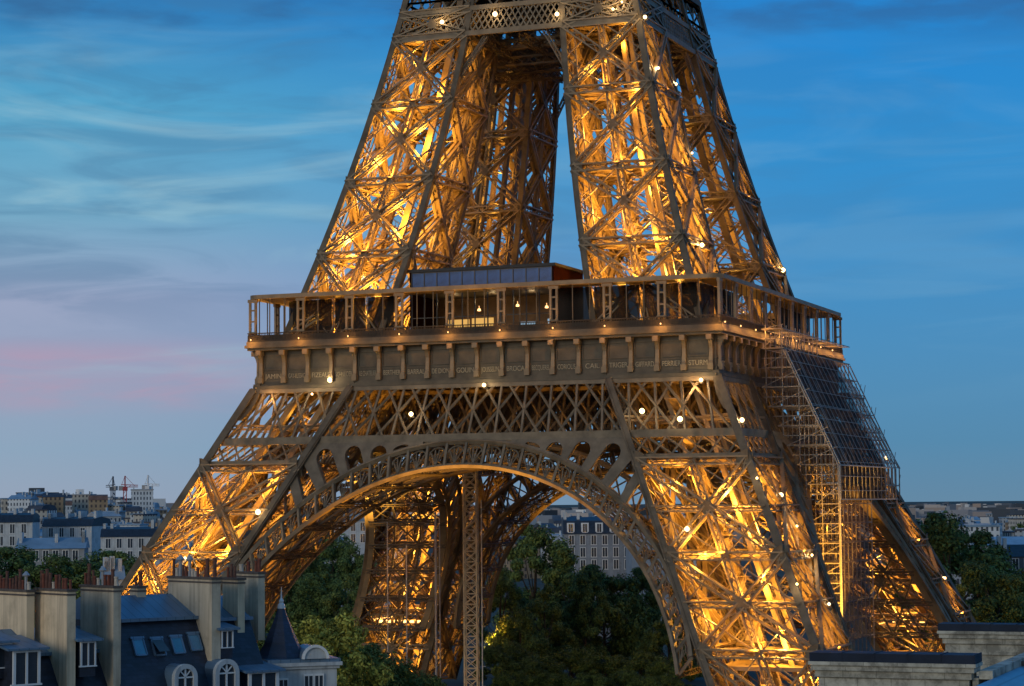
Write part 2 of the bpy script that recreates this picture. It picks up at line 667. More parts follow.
def wo(z):
    return LO0 + (LO1 - LO0) * z / 50 if z <= 52 else quadr(UO, z)


def wi(z):
    return LI0 + (LI1 - LI0) * z / 50 if z <= 52 else quadr(UI, z)


tower = empty("lattice_tower")
tag(tower, "huge brown wrought iron lattice tower, its four legs floodlit gold from inside", "tower")
ROT = [0, pi / 2, pi, 3 * pi / 2]


def spin(o, parent, ks=(1, 2, 3)):
    """copies of a part and its sub-parts turned to the other sides of the tower"""
    out = [o]
    for k in ks:
        c = copy_tree(o, parent)
        c.rotation_euler = (0, 0, ROT[k])
        out.append(c)
    return out


def leg(z_levels, mids, pw, name, ztop, seed):
    """one leg of the tower (front left); its posts, bracing and what runs inside"""
    rnd = random.Random(seed)
    low = z_levels[0] < 40
    W = {'o': wo, 'i': wi}

    def C(kx, ky, z):
        return (-W[kx](z), -W[ky](z), z)
    root = empty(name)
    root.parent = tower
    zs = []
    z = z_levels[0]
    while z < ztop - 0.01:
        zs.append(z)
        z += (50 if low else 6)
    zs.append(ztop)
    for kx in 'oi':
        for ky in 'oi':
            posts = MB()
            for a, b in zip(zs[:-1], zs[1:]):
                p, q = C(kx, ky, a), C(kx, ky, b)
                posts.bar(p, q, pw * 0.72, pw * 0.72)
                sx = -1 if kx == 'o' else 1
                sy = -1 if ky == 'o' else 1
                o1 = (0, sy * pw * 0.40, 0)
                o2 = (sx * pw * 0.40, 0, 0)
                posts.bar([p[i] + o1[i] for i in range(3)], [q[i] + o1[i] for i in range(3)], pw, 0.1)
                posts.bar([p[i] + o2[i] for i in range(3)], [q[i] + o2[i] for i in range(3)], pw, 0.1, (1, 0, 0))
            posts.build("corner_post", IRON_P, root)
    br = MB()
    gus = MB()
    faces = [(('o', 'o'), ('i', 'o'), (0, -1, 0)), (('o', 'o'), ('o', 'i'), (-1, 0, 0)),
             (('o', 'i'), ('i', 'i'), (0, 1, 0)), (('i', 'o'), ('i', 'i'), (1, 0, 0))]

    def lerp(p, q, t):
        return tuple(p[i] + (q[i] - p[i]) * t for i in range(3))
    for fa, fb, n in faces:
        A = lambda z: C(*fa, z)
        B = lambda z: C(*fb, z)
        for k in range(len(z_levels) - 1):
            z0, z1 = z_levels[k], z_levels[k + 1]
            zm = mids[k] if mids else (z0 + z1) / 2
            a0, b0, a1, b1 = A(z0), B(z0), A(z1), B(z1)
            am, bm_ = A(zm), B(zm)
            sep = 0.95 if low else 0.8
            belt = low and k == len(z_levels) - 2
            if not belt:
                br.girder(a0, b1, n, sep, 0.8, 0.2, 0.48, 1.7, .13)
                br.girder(b0, a1, n, sep, 0.8, 0.2, 0.48, 1.7, .13)
            outer_belt = belt and n in ((0, -1, 0), (-1, 0, 0))
            if not outer_belt:
                br.girder(a1, b1, n, 0.95, 0.8, 0.2, 0.5, 1.6, .13)
            if low and not belt:
                br.girder(am, bm_, n, 0.7, 0.7, 0.16, 0.4, 1.6, .12)
            # intersection of the diagonals -> gusset plate
            wa = hypot(a0[0] - b0[0], a0[1] - b0[1])
            wb = hypot(a1[0] - b1[0], a1[1] - b1[1])
            t = wa / (wa + wb)
            cpt = lerp(a0, b1, t)
            nn = Vector(n)
            sd = Vector((1, 0, 0)) if abs(n[1]) > 0.5 else Vector((0, 1, 0))
            rr = 0.95 if low else 0.75
            cc = Vector(cpt) + nn * 0.68
            if not belt:
                gus.prism([tuple(cc + sd * rr * cos(j * pi / 4 + .39) + Vector((0, 0, 1)) * rr * sin(j * pi / 4 + .39)) for j in range(8)], tuple(-nn * 0.12))
            for pt, sg in () if outer_belt else ((a1, 1), (b1, -1)):
                other = b1 if sg == 1 else a1
                dv_ = (Vector(other) - Vector(pt)).normalized()
                c2 = Vector(pt) + dv_ * pw * 0.5 + nn * 0.52
                g = 1.25 if low else 1.0
                gus.prism([tuple(c2 + dv_ * x * g + Vector((0, 0, 1)) * y * g) for x, y in ((-.42, -1.15), (.3, -.9), (.85, -.3), (.85, .3), (.3, .9), (-.42, 1.15))],
                          tuple(-nn * 0.12))
            # lattice column through the crossings
            if outer_belt:
                continue
            ma0, ma1 = lerp(a0, b0, .5), lerp(a1, b1, .5)
            br.girder(ma0, ma1, n, 0.75, 0.5, 0.14, 0.26, 1.4, 0.12)
            # trussed edge beside each post
            for P0, P1, Q0, Q1 in ((a0, a1, b0, b1), (b0, b1, a0, a1)):
                e0, e1 = lerp(P0, Q0, 0.13), lerp(P1, Q1, 0.13)
                e0 = tuple(Vector(e0) - nn * 0.3)
                e1 = tuple(Vector(e1) - nn * 0.3)
                br.bar(e0, e1, 0.14, 0.26, n, False)
                br.lace(P0, P1, e0, e1, int((z1 - z0) / 1.5), 0.13, 0.16, n)
            # thin secondary ties in the four triangles
            for P, Q in ((am, ma0), (am, ma1), (bm_, ma0), (bm_, ma1)):
                br.bar(P, Q, .15, .3, n, False)
    # diaphragms
    for z in list(z_levels) + (list(mids) if mids else []):
        c4 = [C('o', 'o', z), C('i', 'o', z), C('i', 'i', z), C('o', 'i', z)]
        for i, j in ((0, 2), (1, 3)):
            br.girder(c4[i], c4[j], (0, 0, 1), 0.6, 0.5, 0.18, 0.3, 3.4, 0.12)
        mid = [lerp(c4[i], c4[(i + 1) % 4], .5) for i in range(4)]
        for i in range(4):
            br.bar(mid[i], mid[(i + 1) % 4], 0.18, 0.3, (0, 0, 1), False)
    # inner faces of the leg: a second, denser web half way in
    zz = z_levels[0]
    while zz < ztop - 4:
        z2 = min(zz + (6.0 if low else 5.0), ztop)
        for ax_ in (0, 1):
            for tt in (0.5,):
                def Q(s, z, ax_=ax_, tt=tt):
                    o_, i_ = wo(z), wi(z)
                    m_ = o_ + (i_ - o_) * tt
                    e_ = o_ + (i_ - o_) * s
                    return (-e_, -m_, z) if ax_ == 0 else (-m_, -e_, z)
                n2 = (0, -1, 0) if ax_ == 0 else (-1, 0, 0)
                br.bar(Q(0.06, z2), Q(.94, z2), 0.12, 0.24, n2, False)
        zz = z2
    nbr = len(br.f)
    off = len(br.v)
    br.v += gus.v
    br.f += [tuple(i + off for i in f) for f in gus.f]
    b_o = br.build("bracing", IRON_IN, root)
    b_o.data.materials.append(IRON_P)
    b_o.data.polygons.foreach_set('material_index', [0] * nbr + [1] * len(gus.f))
    # lift tracks: solid inclined beams up the middle of the leg
    lt = MB()
    for a, b in zip(zs[:-1], zs[1:]):
        for du in (-0.17, 0.17):
            for dv2 in (-0.12, 0.16):
                def T(z):
                    o_, i_ = wo(z), wi(z)
                    m_ = (o_ + i_) / 2
                    w_ = o_ - i_
                    return (-(m_ + du * w_), -(m_ + dv2 * w_), z)
                lt.bar(T(a), T(b), 0.62, 0.95, (1, 0, 0))
    lt.build("lift_track", IRON_IN, root)
    # stairs zigzagging up
    st = MB()
    z = z_levels[0] + 1
    fl = 0
    while z < ztop - 3:
        o_, i_ = wo(z), wi(z)
        m_ = o_ + (i_ - o_) * 0.62
        q_ = o_ + (i_ - o_) * (0.25 if fl % 2 else 0.55)
        r_ = o_ + (i_ - o_) * (0.55 if fl % 2 else 0.25)
        p, q = (-q_, -m_, z), (-r_, -m_, z + 2.6)
        st.bar(p, q, 1.1, 0.14, (0, 0, 1))
        for dy in (-.55, .55):
            st.bar((p[0], p[1] + dy, p[2] + 1), (q[0], q[1] + dy, q[2] + 1), 0.07, 0.07)
            for t in (0, .25, .5, .75):
                e = lerp(p, q, t)
                st.bar((e[0], e[1] + dy, e[2]), (e[0], e[1] + dy, e[2] + 1), 0.05, 0.05)
        st.box(q[0] - .9, q[1] - 0.8, q[2] - .1, q[0] + .9, q[1] + 0.8, q[2])
        z += 2.6
        fl += 1
    st.build("staircase", IRON_IN, root)
    return root


LEG = leg([2.5, 15.2, 27.0, 39.2, 50.4], [9.0, 21.0, 33.0, 45], 1.02, "leg", 50.4, 3)
# service platform with its row of lamps
pf = MB()
zp = 13.6
o_, i_ = wo(zp), wi(zp)
pf.box(-o_ + 1.2, -o_ + 1.2, zp - 0.5, -i_ - 1.0, -i_ - 1.0, zp)
for k in range(13):
    u = -o_ + 1.4 + k * (o_ - i_ - 2.6) / 12
    pf.box(u - .05, -o_ + 1.3, zp, u + .05, -o_ + 1.4, zp + 1.1)
    pf.box(-i_ - 1.2, u - .05, zp, -i_ - 1.1, u + .05, zp + 1.1)
pf.box(-o_ + 1.2, -o_ + 1.25, zp + 1.1, -i_ - 1, -o_ + 1.4, zp + 1.22)
pf.box(-i_ - 1.25, -o_ + 1.2, zp + 1.1, -i_ - 1.1, -i_ - 1, zp + 1.22)
PLAT = pf.build("platform", IRON_IN, LEG)
ls = MB()
for k in range(8):
    u = -o_ + 2.2 + k * (o_ - i_ - 4.4) / 7
    ls.box(u - .38, -o_ + 1.0, zp - 0.35, u + .38, -o_ + 1.19, zp + 0.1)
    ls.box(-i_ - 0.99, u - .38, zp - 0.35, -i_ - 0.8, u + .38, zp + 0.1)
ls.build("lamp_row", STRIP, LEG)
LEGS = spin(LEG, tower)

ULEG = leg([57.6, 70.0, 81.0, 92.7, 102.9, 106.7], None, 0.9, "upper_leg", 116.0, 5)
ULEGS = spin(ULEG, tower)


TINT = netting('tinted_glass', (0.016, 0.012, 0.010), .80)
TINT.node_tree.nodes['Principled BSDF'].inputs['Roughness'].default_value = .5
TINT.node_tree.nodes['Principled BSDF'].inputs['Specular IOR Level'].default_value = .1

# ---- first level: lattice belts, arches, frieze, gallery
def FP(x, z, back=0.0, inner=False):
    """point on the leaning front face of the lower stage; back = distance behind the face"""
    return (x, -(wi(z) if inner else wo(z)) + back, z)


NB = (0, -0.9, -0.43)          # outward normal of the leaning face
BAY = 3.72


def belt_part(inner):
    b = MB()
    back = 0.35
    for (z, h, d) in ((50.15, 0.55, 0.7), (42.9, 1.05, 0.7)):
        W_ = wo(z) - 0.4
        b.bar(FP(-W_, z, back, inner), FP(W_, z, back, inner), h, d, (0, -1, 0))
    kmax = 9
    for k in range(-kmax, kmax + 1):
        xt, xb = k * BAY * 0.985, k * BAY * 1.05 * 0.985
        if abs(xt) > wo(50) - 1.0:
            continue
        b.bar(FP(xb, 43.2, back, inner), FP(xt, 50.0, back, inner), 0.3, 0.3, NB)
        hw = BAY * 0.66
        for s in (-1, 1):
            x0, x1 = xb - s * hw, xt + s * hw
            if abs(x0) < wo(43.3) - .3 and abs(x1) < wo(50) - .3:
                b.bar(FP(x0, 43.3, back + 0.05 * s, inner), FP(x1, 50.0, back + 0.05 * s, inner), 0.34, 0.16, NB)
                b.bar(FP(x0, 43.3, back - 0.12 + 0.05 * s, inner), FP(x1, 50.0, back - 0.12 + 0.05 * s, inner), 0.1, 0.12, NB)
    if not inner:
        # small lattice course across each leg, below the plate
        for z, h in ((39.75, 0.85),):
            for s in (-1, 1):
                b.bar(FP(s * (wi(z) + .3), z, back), FP(s * (wo(z) - .3), z, back), h, 0.6, (0, -1, 0))
        for s in (-1, 1):
            n = 6
            z0, z1 = 40.15, 42.4
            for k in range(n):
                for a, c in ((k, k + 1), (k + 1, k)):
                    xa = s * (wi(z0) + (wo(z0) - wi(z0)) * a / n)
                    xb = s * (wi(z1) + (wo(z1) - wi(z1)) * c / n)
                    b.bar(FP(xa, z0, back), FP(xb, z1, back), 0.26, 0.14, NB)
    return b


BELT = belt_part(False).build("lattice_belt", IRON, tower)
spin(BELT, tower)
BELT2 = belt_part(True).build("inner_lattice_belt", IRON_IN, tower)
spin(BELT2, tower)

# arch ring
ZC_E, R_E = 5.87, 36.5
ZC_I, R_I = 4.06, 35.0
ARC0 = radians(14)


def arc_pt(r, zc, a):
    return (r * cos(a), zc + r * sin(a))


def arch_part(inner):
    b = MB()
    back = 0.3
    nseg = 72
    depth = 0.75 if not inner else 0.6
    for (r, zc, h) in ((R_E, ZC_E, 0.55), (R_I, ZC_I, 0.5)):
        for k in range(nseg):
            a0 = ARC0 + (pi - 2 * ARC0) * k / nseg
            a1 = ARC0 + (pi - 2 * ARC0) * (k + 1) / nseg
            p, q = arc_pt(r, zc, a0), arc_pt(r, zc, a1)
            b.bar(FP(p[0], p[1], back, inner), FP(q[0], q[1], back, inner), h, depth, NB, True)
    nb = 34
    for k in range(nb + 1):
        a = ARC0 + (pi - 2 * ARC0) * k / nb
        p, q = arc_pt(R_I, ZC_I, a), arc_pt(R_E, ZC_E, a)
        b.bar(FP(p[0], p[1], back, inner), FP(q[0], q[1], back, inner), 0.34, 0.55, NB)
        if k == nb:
            break
        am = ARC0 + (pi - 2 * ARC0) * (k + 0.5) / nb
        da = (pi - 2 * ARC0) / nb
        m = arc_pt(R_I + 0.35, ZC_I, am)
        if not inner:
            # fan of ribs from the bottom of the bay, a small half round rim on top
            for t in (-0.32, -0.11, 0.11, 0.32):
                e = arc_pt(R_E - 0.75 - abs(t) * 1.6, ZC_E, am + t * da)
                b.bar(FP(m[0], m[1], back, inner), FP(e[0], e[1], back, inner), 0.13, 0.22, NB, False)
            prev = None
            for j in range(7):
                th = pi * j / 6
                rr = -0.42 * cos(th)
                hh = 0.95 * sin(th)
                e = arc_pt(R_E - 1.55 + hh, ZC_E, am + rr * da)
                e = FP(e[0], e[1], back, inner)
                if prev:
                    b.bar(prev, e, 0.14, 0.22, NB, False)
                prev = e
        else:
            q2 = arc_pt(R_E, ZC_E, a + da)
            p2 = arc_pt(R_I, ZC_I, a + da)
            b.bar(FP(p[0], p[1], back, inner), FP(q2[0], q2[1], back, inner), 0.18, 0.2, NB, False)
            b.bar(FP(q[0], q[1], back, inner), FP(p2[0], p2[1], back, inner), 0.18, 0.2, NB, False)
    return b


ARCH = arch_part(False).build("arch", IRON, tower)
arch_part(True).build("inner_arch", IRON_IN, ARCH)
so = MB()
nb = 34
for k in range(nb + 1):
    a = ARC0 + (pi - 2 * ARC0) * k / nb
    p = arc_pt(R_I + 0.1, ZC_I, a)
    if k % 2 == 0:
        f0, f1 = Vector(FP(p[0], p[1], 0.7)), Vector(FP(p[0], p[1], -0.3, True))
        nrm = (cos(a), 0, sin(a))
        so.girder(f0, f1, nrm, 0.6, 0.7, 0.16, 0.2, 1.1, 0.1)
        if k < nb:
            a2 = ARC0 + (pi - 2 * ARC0) * (k + 2) / nb
            p2 = arc_pt(R_I + 0.1, ZC_I, a2)
            g0, g1 = Vector(FP(p2[0], p2[1], 0.7)), Vector(FP(p2[0], p2[1], -0.3, True))
            for t in range(3):
                t0, t1 = t / 3, (t + 1) / 3
                so.bar(f0.lerp(f1, t0), g0.lerp(g1, t1), 0.2, 0.14, nrm, False)
                so.bar(g0.lerp(g1, t0), f0.lerp(f1, t1), 0.2, 0.14, nrm, False)
                if t:
                    so.bar(f0.lerp(f1, t0), g0.lerp(g1, t0), 0.25, 0.3, nrm, False)
so.build("soffit", IRON_DK, ARCH)  # soffit's shade is put in by this darker colour
so = MB()
# broad plates edging the underside, front and rear
for inner, d0, d1 in ((False, 0.68, 1.7), (True, -1.3, -0.1)):
    so = MB()
    for k in range(72):
        a0 = ARC0 + (pi - 2 * ARC0) * k / 72
        a1 = ARC0 + (pi - 2 * ARC0) * (k + 1) / 72
        p, q = arc_pt(R_I - 0.2, ZC_I, a0), arc_pt(R_I - 0.2, ZC_I, a1)
        p_, q_ = arc_pt(R_I - 0.05, ZC_I, a0), arc_pt(R_I - 0.05, ZC_I, a1)
        so.prism([FP(p[0], p[1], d0, inner), FP(q[0], q[1], d0, inner), FP(q_[0], q_[1], d0, inner), FP(p_[0], p_[1], d0, inner)], (0, d1 - d0, 0))
    so.build("arch_edging", IRON_IN, ARCH)


IRON_S = mat('spandrel_iron', (0.155, 0.12, 0.08), .6, .4, .5, spec=.3, detail=9)
# spandrels: pierced plates between arch, belt and leg
def curve_plate(outline, holes, thick):
    cu = bpy.data.curves.new("plate", 'CURVE')
    cu.dimensions = '2D'
    cu.fill_mode = 'BOTH'
    cu.extrude = thick / 2
    for loop in [outline] + holes:
        s = cu.splines.new('POLY')
        s.points.add(len(loop) - 1)
        for i, (x, y) in enumerate(loop):
            s.points[i].co = (x, y, 0, 1)
        s.use_cyclic_u = True
    o = bpy.data.objects.new("plate", cu)
    COL.objects.link(o)
    dg = bpy.context.evaluated_depsgraph_get()
    dg.update()
    me = bpy.data.meshes.new_from_object(o.evaluated_get(dg))
    bpy.data.objects.remove(o)
    bpy.data.curves.remove(cu)
    return me


def z_ext(x):
    return ZC_E + sqrt(max(0, R_E ** 2 - x * x))


out = []
xs0 = 6.5
for k in range(25):
    x = xs0 + (30.6 - xs0) * k / 24
    out.append((x, z_ext(x) + 0.15))
out += [(wi(30.0) + 0.1, 30.0), (wi(36) + .1, 36), (wi(42.45) + 0.1, 42.45), (xs0, 42.45)]
holes = []
for xc, ztop, hw in ((9.7, 41.9, 1.15), (12.8, 41.9, 1.2), (16.0, 41.9, 1.2), (19.2, 41.5, 1.2), (22.2, 39.6, 1.1), (24.7, 36.6, .9)):
    ang = atan2(33, xc) if xc < 14 else atan2(z_ext(xc) - ZC_E, xc)
    # radial axis through (xc, extrados)
    ux, uz = cos(ang), sin(ang)
    base = (xc - ux * 0.0, z_ext(xc) + 0.45)
    Lh = (ztop - base[1]) / uz
    if Lh < 0.35:
        Lh = 0.35
    rx, rz = uz, -ux
    loop = []
    cap = min(hw, Lh)
    top = max(0.05, Lh - cap)
    loop.append((base[0] - rx * hw, z_ext(base[0] - rx * hw) + 0.45))
    loop.append((base[0], base[1]))
    loop.append((base[0] + rx * hw, z_ext(base[0] + rx * hw) + 0.45))
    for j in range(9):
        th = pi * j / 8
        cx = base[0] + ux * (top + cap * sin(th)) + rx * hw * cos(th)
        cz = base[1] + uz * (top + cap * sin(th)) + rz * hw * cos(th)
        loop.append((cx, max(cz, z_ext(cx) + 0.5)))
    loop = [(min(px_, wi(pz_) - .5), pz_) for px_, pz_ in loop]
    loop = [(px_, max(pz_, z_ext(px_) + .42)) for px_, pz_ in loop]
    holes.append(loop)
me = curve_plate(out, holes, 0.9)
me2 = me.copy()
for v in me.vertices:
    x, z, t = v.co.x, v.co.y, v.co.z
    v.co = FP(x, z, 0.55 + t)
for v in me2.vertices:
    x, z, t = v.co.x, v.co.y, v.co.z
    v.co = FP(-x, z, 0.55 + t)
for m_ in (me, me2):
    m_.name = "spandrel"
    m_.materials.clear()
    m_.materials.append(IRON_S)
    o = bpy.data.objects.new("spandrel", m_)
    COL.objects.link(o)
    o.parent = ARCH
    fix_normals(o)
ARCHES = spin(ARCH, tower)

# deck of the first level with its open centre
dk = MB()
h, t, v_ = 33.6, 22, 13.0
dk.box(-h, -h, 55.6, h - (h - v_), -v_, 56.9)
dk.box(-v_, -h, 55.6, h, -v_, 56.9) if False else None
dk.box(-v_, -h, 55.61, h, -v_, 56.9)
dk.box(v_, -v_, 55.6, h, h, 56.9)
dk.box(-h, v_, 55.6, v_, h, 56.9)
dk.box(-h, -v_, 55.6, -v_, v_, 56.9)
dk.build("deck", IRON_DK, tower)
jb = MB()
for k in range(-8, 9):
    x = k * 4.0
    jb.girder((x, -33.5, 54.4), (x, 33.5, 54.4), (1, 0, 0), 1.6, 0.5, 0.2, 0.2, 2.0, 0.12)
    if k % 2 == 0:
        jb.girder((-33.5, x, 54.0), (33.5, x, 54.0), (0, 1, 0), 2.2, 0.5, 0.2, 0.2, 2.4, 0.12)
for y in (-12, -4, 4, 12):
    for z in (50.2, 43.6):
        jb.bar((-33, y, z), (33, y, z), .6, .6)
    for k in range(-9, 9):
        jb.bar((k * 3.6, y, 43.8), (k * 3.6 + 3.6, y, 50), .4, .3)
        jb.bar((k * 3.6 + 3.6, y, 43.8), (k * 3.6, y, 50), .4, .3)
    for k in range(-9, 10):
        jb.bar((k * 3.6, y, 43.8), (k * 3.6, y, 53.5), .45, .3)
jb.build("deck_beams", IRON_DK, tower)

# frieze
IRON_C = mat('lamplit_iron_paint', (0.20, 0.15, 0.088), .5, .3, .6, spec=.35)  # consoles, gallery posts and roof: lamplight put in as a lighter tone
HF = 34.15
fz = MB()


def ring_side(m_, o_, i_, z0_, z1_):
    """one side of a square ring: outer half width o_, inner i_; four turns close the ring without overlap"""
    m_.box(-o_, -o_, z0_, i_, -i_, z1_)


ring_side(fz, HF, HF - .4, 51.3, 56.0)
ring_side(fz, HF + .55, HF - .2, 50.45, 50.95)
ring_side(fz, HF + .3, HF - .2, 50.951, 51.299)
ring_side(fz, HF + .12, HF + .001, 51.301, 51.75)
ring_side(fz, HF + .09, HF + .002, 52.85, 53.0)
ring_side(fz, HF + 1.15, HF - .4, 56.001, 56.35)
ring_side(fz, HF + 1.45, HF - .4, 56.351, 56.75)
ring_side(fz, HF + 1.25, HF - .4, 56.751, 57.25)
for k in range(18):
    x = -33.5 + (k + .5) * (67.0 / 18)
    for a_, c_, z_a, z_b in ((-1.42, -1.3, 53.2, 55.4), (1.3, 1.42, 53.2, 55.4), (-1.3, 1.3, 55.28, 55.4), (-1.3, 1.3, 53.2, 53.32)):
        fz.box(x + a_, -HF - .13, z_a, x + c_, -HF - .003, z_b)
FRZ = fz.build("frieze", IRON_GR, tower)
prof = [(0.02, 51.32), (-0.62, 51.32), (-0.62, 52.3), (-0.48, 52.4), (-0.44, 54.2), (-0.6, 54.8), (-0.9, 55.3), (-1.2, 55.55), (-1.2, 55.98), (0.02, 55.98)]
cs0 = None
for k in range(19):
    x = -33.5 + k * (67.0 / 18)
    if cs0 is None:
        c = MB()
        c.prism([(-0.26, y, z) for y, z in prof], (0.52, 0, 0))
        c.prism([(-0.38, -0.72, 51.31), (-0.38, 0.02, 51.31), (-0.38, .02, 52.1), (-0.38, -0.72, 52.1)], (0.72, 0, 0))
        c.prism([(-0.4, -1.3, 55.3), (-0.4, 0.02, 55.3), (-0.4, .02, 55.97), (-0.4, -1.3, 55.97)], (0.76, 0, 0))
        cs0 = c.build("console", IRON_C, FRZ)
        o = cs0
    else:
        o = cs0.copy()
        COL.objects.link(o)
    o.parent = FRZ
    o.location = (x, -HF, 0)
cp = MB()
pr2 = []
for j in range(7):
    t = j / 6
    z = 46.0 + 5.2 * t
    pr2.append((-(wo(46) + (HF + .5 - wo(46)) * (1 - (1 - t) ** 2.2)), z))
for j in range(6):
    (x0_, za_), (x1_, zb_) = pr2[j], pr2[j + 1]
    cp.prism([(x0_, x0_, za_), (x1_, x1_, zb_), (x1_ + 1.1, x1_, zb_), (x0_ + 1.1, x0_, za_)], (0, .9, 0))
cp.build("corner_bracket", IRON_P, FRZ)
FRZS = spin(FRZ, tower)

NAMES = [["JAMIN", "GAY-LUSSAC", "FIZEAU", "SCHNEIDER", "LE CHATELIER", "BERTHIER", "BARRAL", "DE DION", "GOUIN", "JOUSSELIN", "BROCA",
          "BECQUEREL", "CORIOLIS", "CAIL", "TRIGER", "GIFFARD", "PERRIER", "STURM"],
         ["CAUCHY", "BELGRAND", "REGNAULT", "FRESNEL", "DE PRONY", "VICAT", "EBELMEN", "COULOMB", "POINSOT", "FOUCAULT", "DELAUNAY", "MORIN",
          "HAUY", "COMBES", "THENARD", "ARAGO", "POISSON", "MONGE"]]
for side in (0, 1):
    for k, nm in enumerate(NAMES[side]):
        verts, fcs = [], []
        cu = bpy.data.curves.new("lettering", 'FONT')
        cu.body = nm
        cu.size = 0.98
        cu.extrude = 0.03
        cu.align_x = 'CENTER'
        o = bpy.data.objects.new("lettering", cu)
        COL.objects.link(o)
        dg = bpy.context.evaluated_depsgraph_get()
        dg.update()
        m_ = bpy.data.meshes.new_from_object(o.evaluated_get(dg))
        wdt = max(v.co.x for v in m_.vertices) - min(v.co.x for v in m_.vertices)
        sc_ = min(1, 2.6 / wdt)
        xc = -33.5 + (k + .5) * (67.0 / 18)
        b0 = len(verts)
        for v in m_.vertices:
            verts.append((xc + v.co.x * sc_, -HF - 0.06 - v.co.z, 51.98 + v.co.y))
        for p in m_.polygons:
            fcs.append(tuple(b0 + i for i in p.vertices))
        bpy.data.objects.remove(o)
        bpy.data.meshes.remove(m_)
        m_ = bpy.data.meshes.new("lettering")
        m_.from_pydata(verts, [], fcs)
        m_.materials.append(GILT)
        o = bpy.data.objects.new("lettering", m_)
        COL.objects.link(o)
        o.parent = FRZS[side]

# gallery: balustrade, posts, canopy
HG = 35.3
NBAY = 9
bl = MB()
bl.box(-HG, -HG, 57.26, HG - .3, -HG + .16, 57.5)
bl.box(-HG, -HG, 58.42, HG - .3, -HG + .16, 58.55)
n = 300
for k in range(n):
    x = -HG + .1 + k * (2 * HG - .3) / n
    bl.box(x, -HG + .05, 57.5, x + .07, -HG + .12, 58.42)
bl.box(-HG, -HG + .10, 57.5, HG - .3, -HG + .13, 58.2)
RAILM = mat('dark_railing', (.032, .028, .023), .6, .3, 1, spec=.2)
GAL = bl.build('gallery', RAILM, tower)
post = MB()
for dx in (-.45, .45):
    post.box(dx - .15, -0.16, 57.25, dx + .15, .16, 63.4)
for z in (58.5, 60.1, 61.7, 63.0):
    post.box(-.32, -.08, z, .32, .08, z + .22)
post.box(-.75, -.22, 62.95, .75, .22, 63.38)
mull = MB()
mull.box(-.06, -.06, 57.5, .06, .06, 63.4)
p0 = m0 = l0 = None


def dup(o, parent, loc):
    c = o.copy()
    COL.objects.link(c)
    c.parent = parent
    c.location = loc
    return c


lampm = MB()
lampm.lathe((0, 0, 0), [(0.02, -.11), (.07, -.08), (.1, 0), (.07, .08), (.02, .11)], 8)
for k in range(NBAY):
    x = -HG + .7 + k * (2 * HG - 1.4) / NBAY
    loc = (x, -HG + .42, 0)
    if p0 is None:
        p0 = post.build("post", IRON_C, GAL)
        p0.location = loc
        l0 = lampm.build("lamp", LAMPS, GAL)
        l0.location = (x, -HG - .25, 57.55)
    else:
        dup(p0, GAL, loc)
        dup(l0, GAL, (x + random.uniform(-.3, .3), -HG - .25, 57.55))
    for t in (.36, .68):
        xm = x + t * (2 * HG - 1.4) / NBAY
        if m0 is None:
            m0 = mull.build("mullion", IRON_GR, GAL)
            m0.location = (xm, -HG + .3, 0)
        else:
            dup(m0, GAL, (xm, -HG + .3, 0))
for x0_, x1_ in ((-30.2, -24), (-23.4, -18.6), (-18.2, -14.2), (10.0, 15.4), (16.0, 22.5), (23.0, 28.0), (28.4, 30.6)):
    bw = MB()
    bw.box(x0_, -31.0, 57.3, x1_, -30.85, 63.38)
    bw.build("tinted_screen", TINT, GAL)
GALS = spin(GAL, tower)


def ring_path(hw, r, n=6):
    pts = []
    for q, (cx, cy) in enumerate(((hw - r, hw - r), (-hw + r, hw - r), (-hw + r, -hw + r), (hw - r, -hw + r))):
        for k in range(n + 1):
            a = q * pi / 2 + (pi / 2) * k / n
            pts.append((cx + r * cos(a), cy + r * sin(a)))
    return pts


rf = MB()
outer, inner_ = ring_path(HG + .12, 1.7), ring_path(HG - 4.2, 0.6)
b0 = len(rf.v)
npt = len(outer)
for (ox, oy), (ix, iy) in zip(outer, inner_):
    rf.v += [(ox, oy, 63.42), (ox, oy, 64.0), (ix, iy, 64.25), (ix, iy, 63.42)]
for k in range(npt):
    j = (k + 1) % npt
    for a in range(4):
        b = (a + 1) % 4
        rf.f.append((k * 4 + a, j * 4 + a, j * 4 + b, k * 4 + b))
fix_normals(rf.build("gallery_roof", IRON_C, tower))

# upper stage: girders tying the legs below the second level
ug = MB()
for z, h in ((102.9, 0.75), (106.8, 0.7)):
    W_ = wo(z) - .2
    ug.bar((-W_, -wo(z) - .25, z), (W_, -wo(z) - .25, z), h, 0.5, (0, -1, 0))
z0, z1 = 103.3, 106.4
nd = 20
for k in range(nd):
    W0, W1 = wo(z0), wo(z1)
    for s in (-1, 1):
        for off in (0, 0.5):
            xa = -1 + 2 * (k + off) / nd
            xb = xa + s * 1.9 / nd
            if abs(xb) <= 1:
                ug.bar((xa * W0, -W0 - .2, z0), (xb * W1, -W1 - .2, z1), 0.2, 0.12, (0, -1, 0))
for k in range(-2, 3):
    for z in (108.5, 111.5):
        ug.bar((-wo(z), -wo(z), z), (wo(z), -wo(z), z), 0.3, 0.3)
for zz in (103.2, 106.8):
    ug.girder((-wi(zz), -wi(zz), zz), (wi(zz), -wi(zz), zz), (0, -1, 0), 1.0, .8, .2, .3, 1.2, .12)
    ug.girder((-wo(zz), -wi(zz), zz), (wo(zz), -wi(zz), zz), (0, -1, 0), 1.2, .8, .2, .3, 1.2, .12)
for k in range(10):
    x0, x1 = -1 + 2 * k / 10, -1 + 2 * (k + 1) / 10
    for a, c in ((x0, x1), (x1, x0)):
        ug.bar((a * wo(106.9), -wo(106.9), 106.9), (c * wo(111.5), -wo(111.5), 111.5), 0.24, .2)
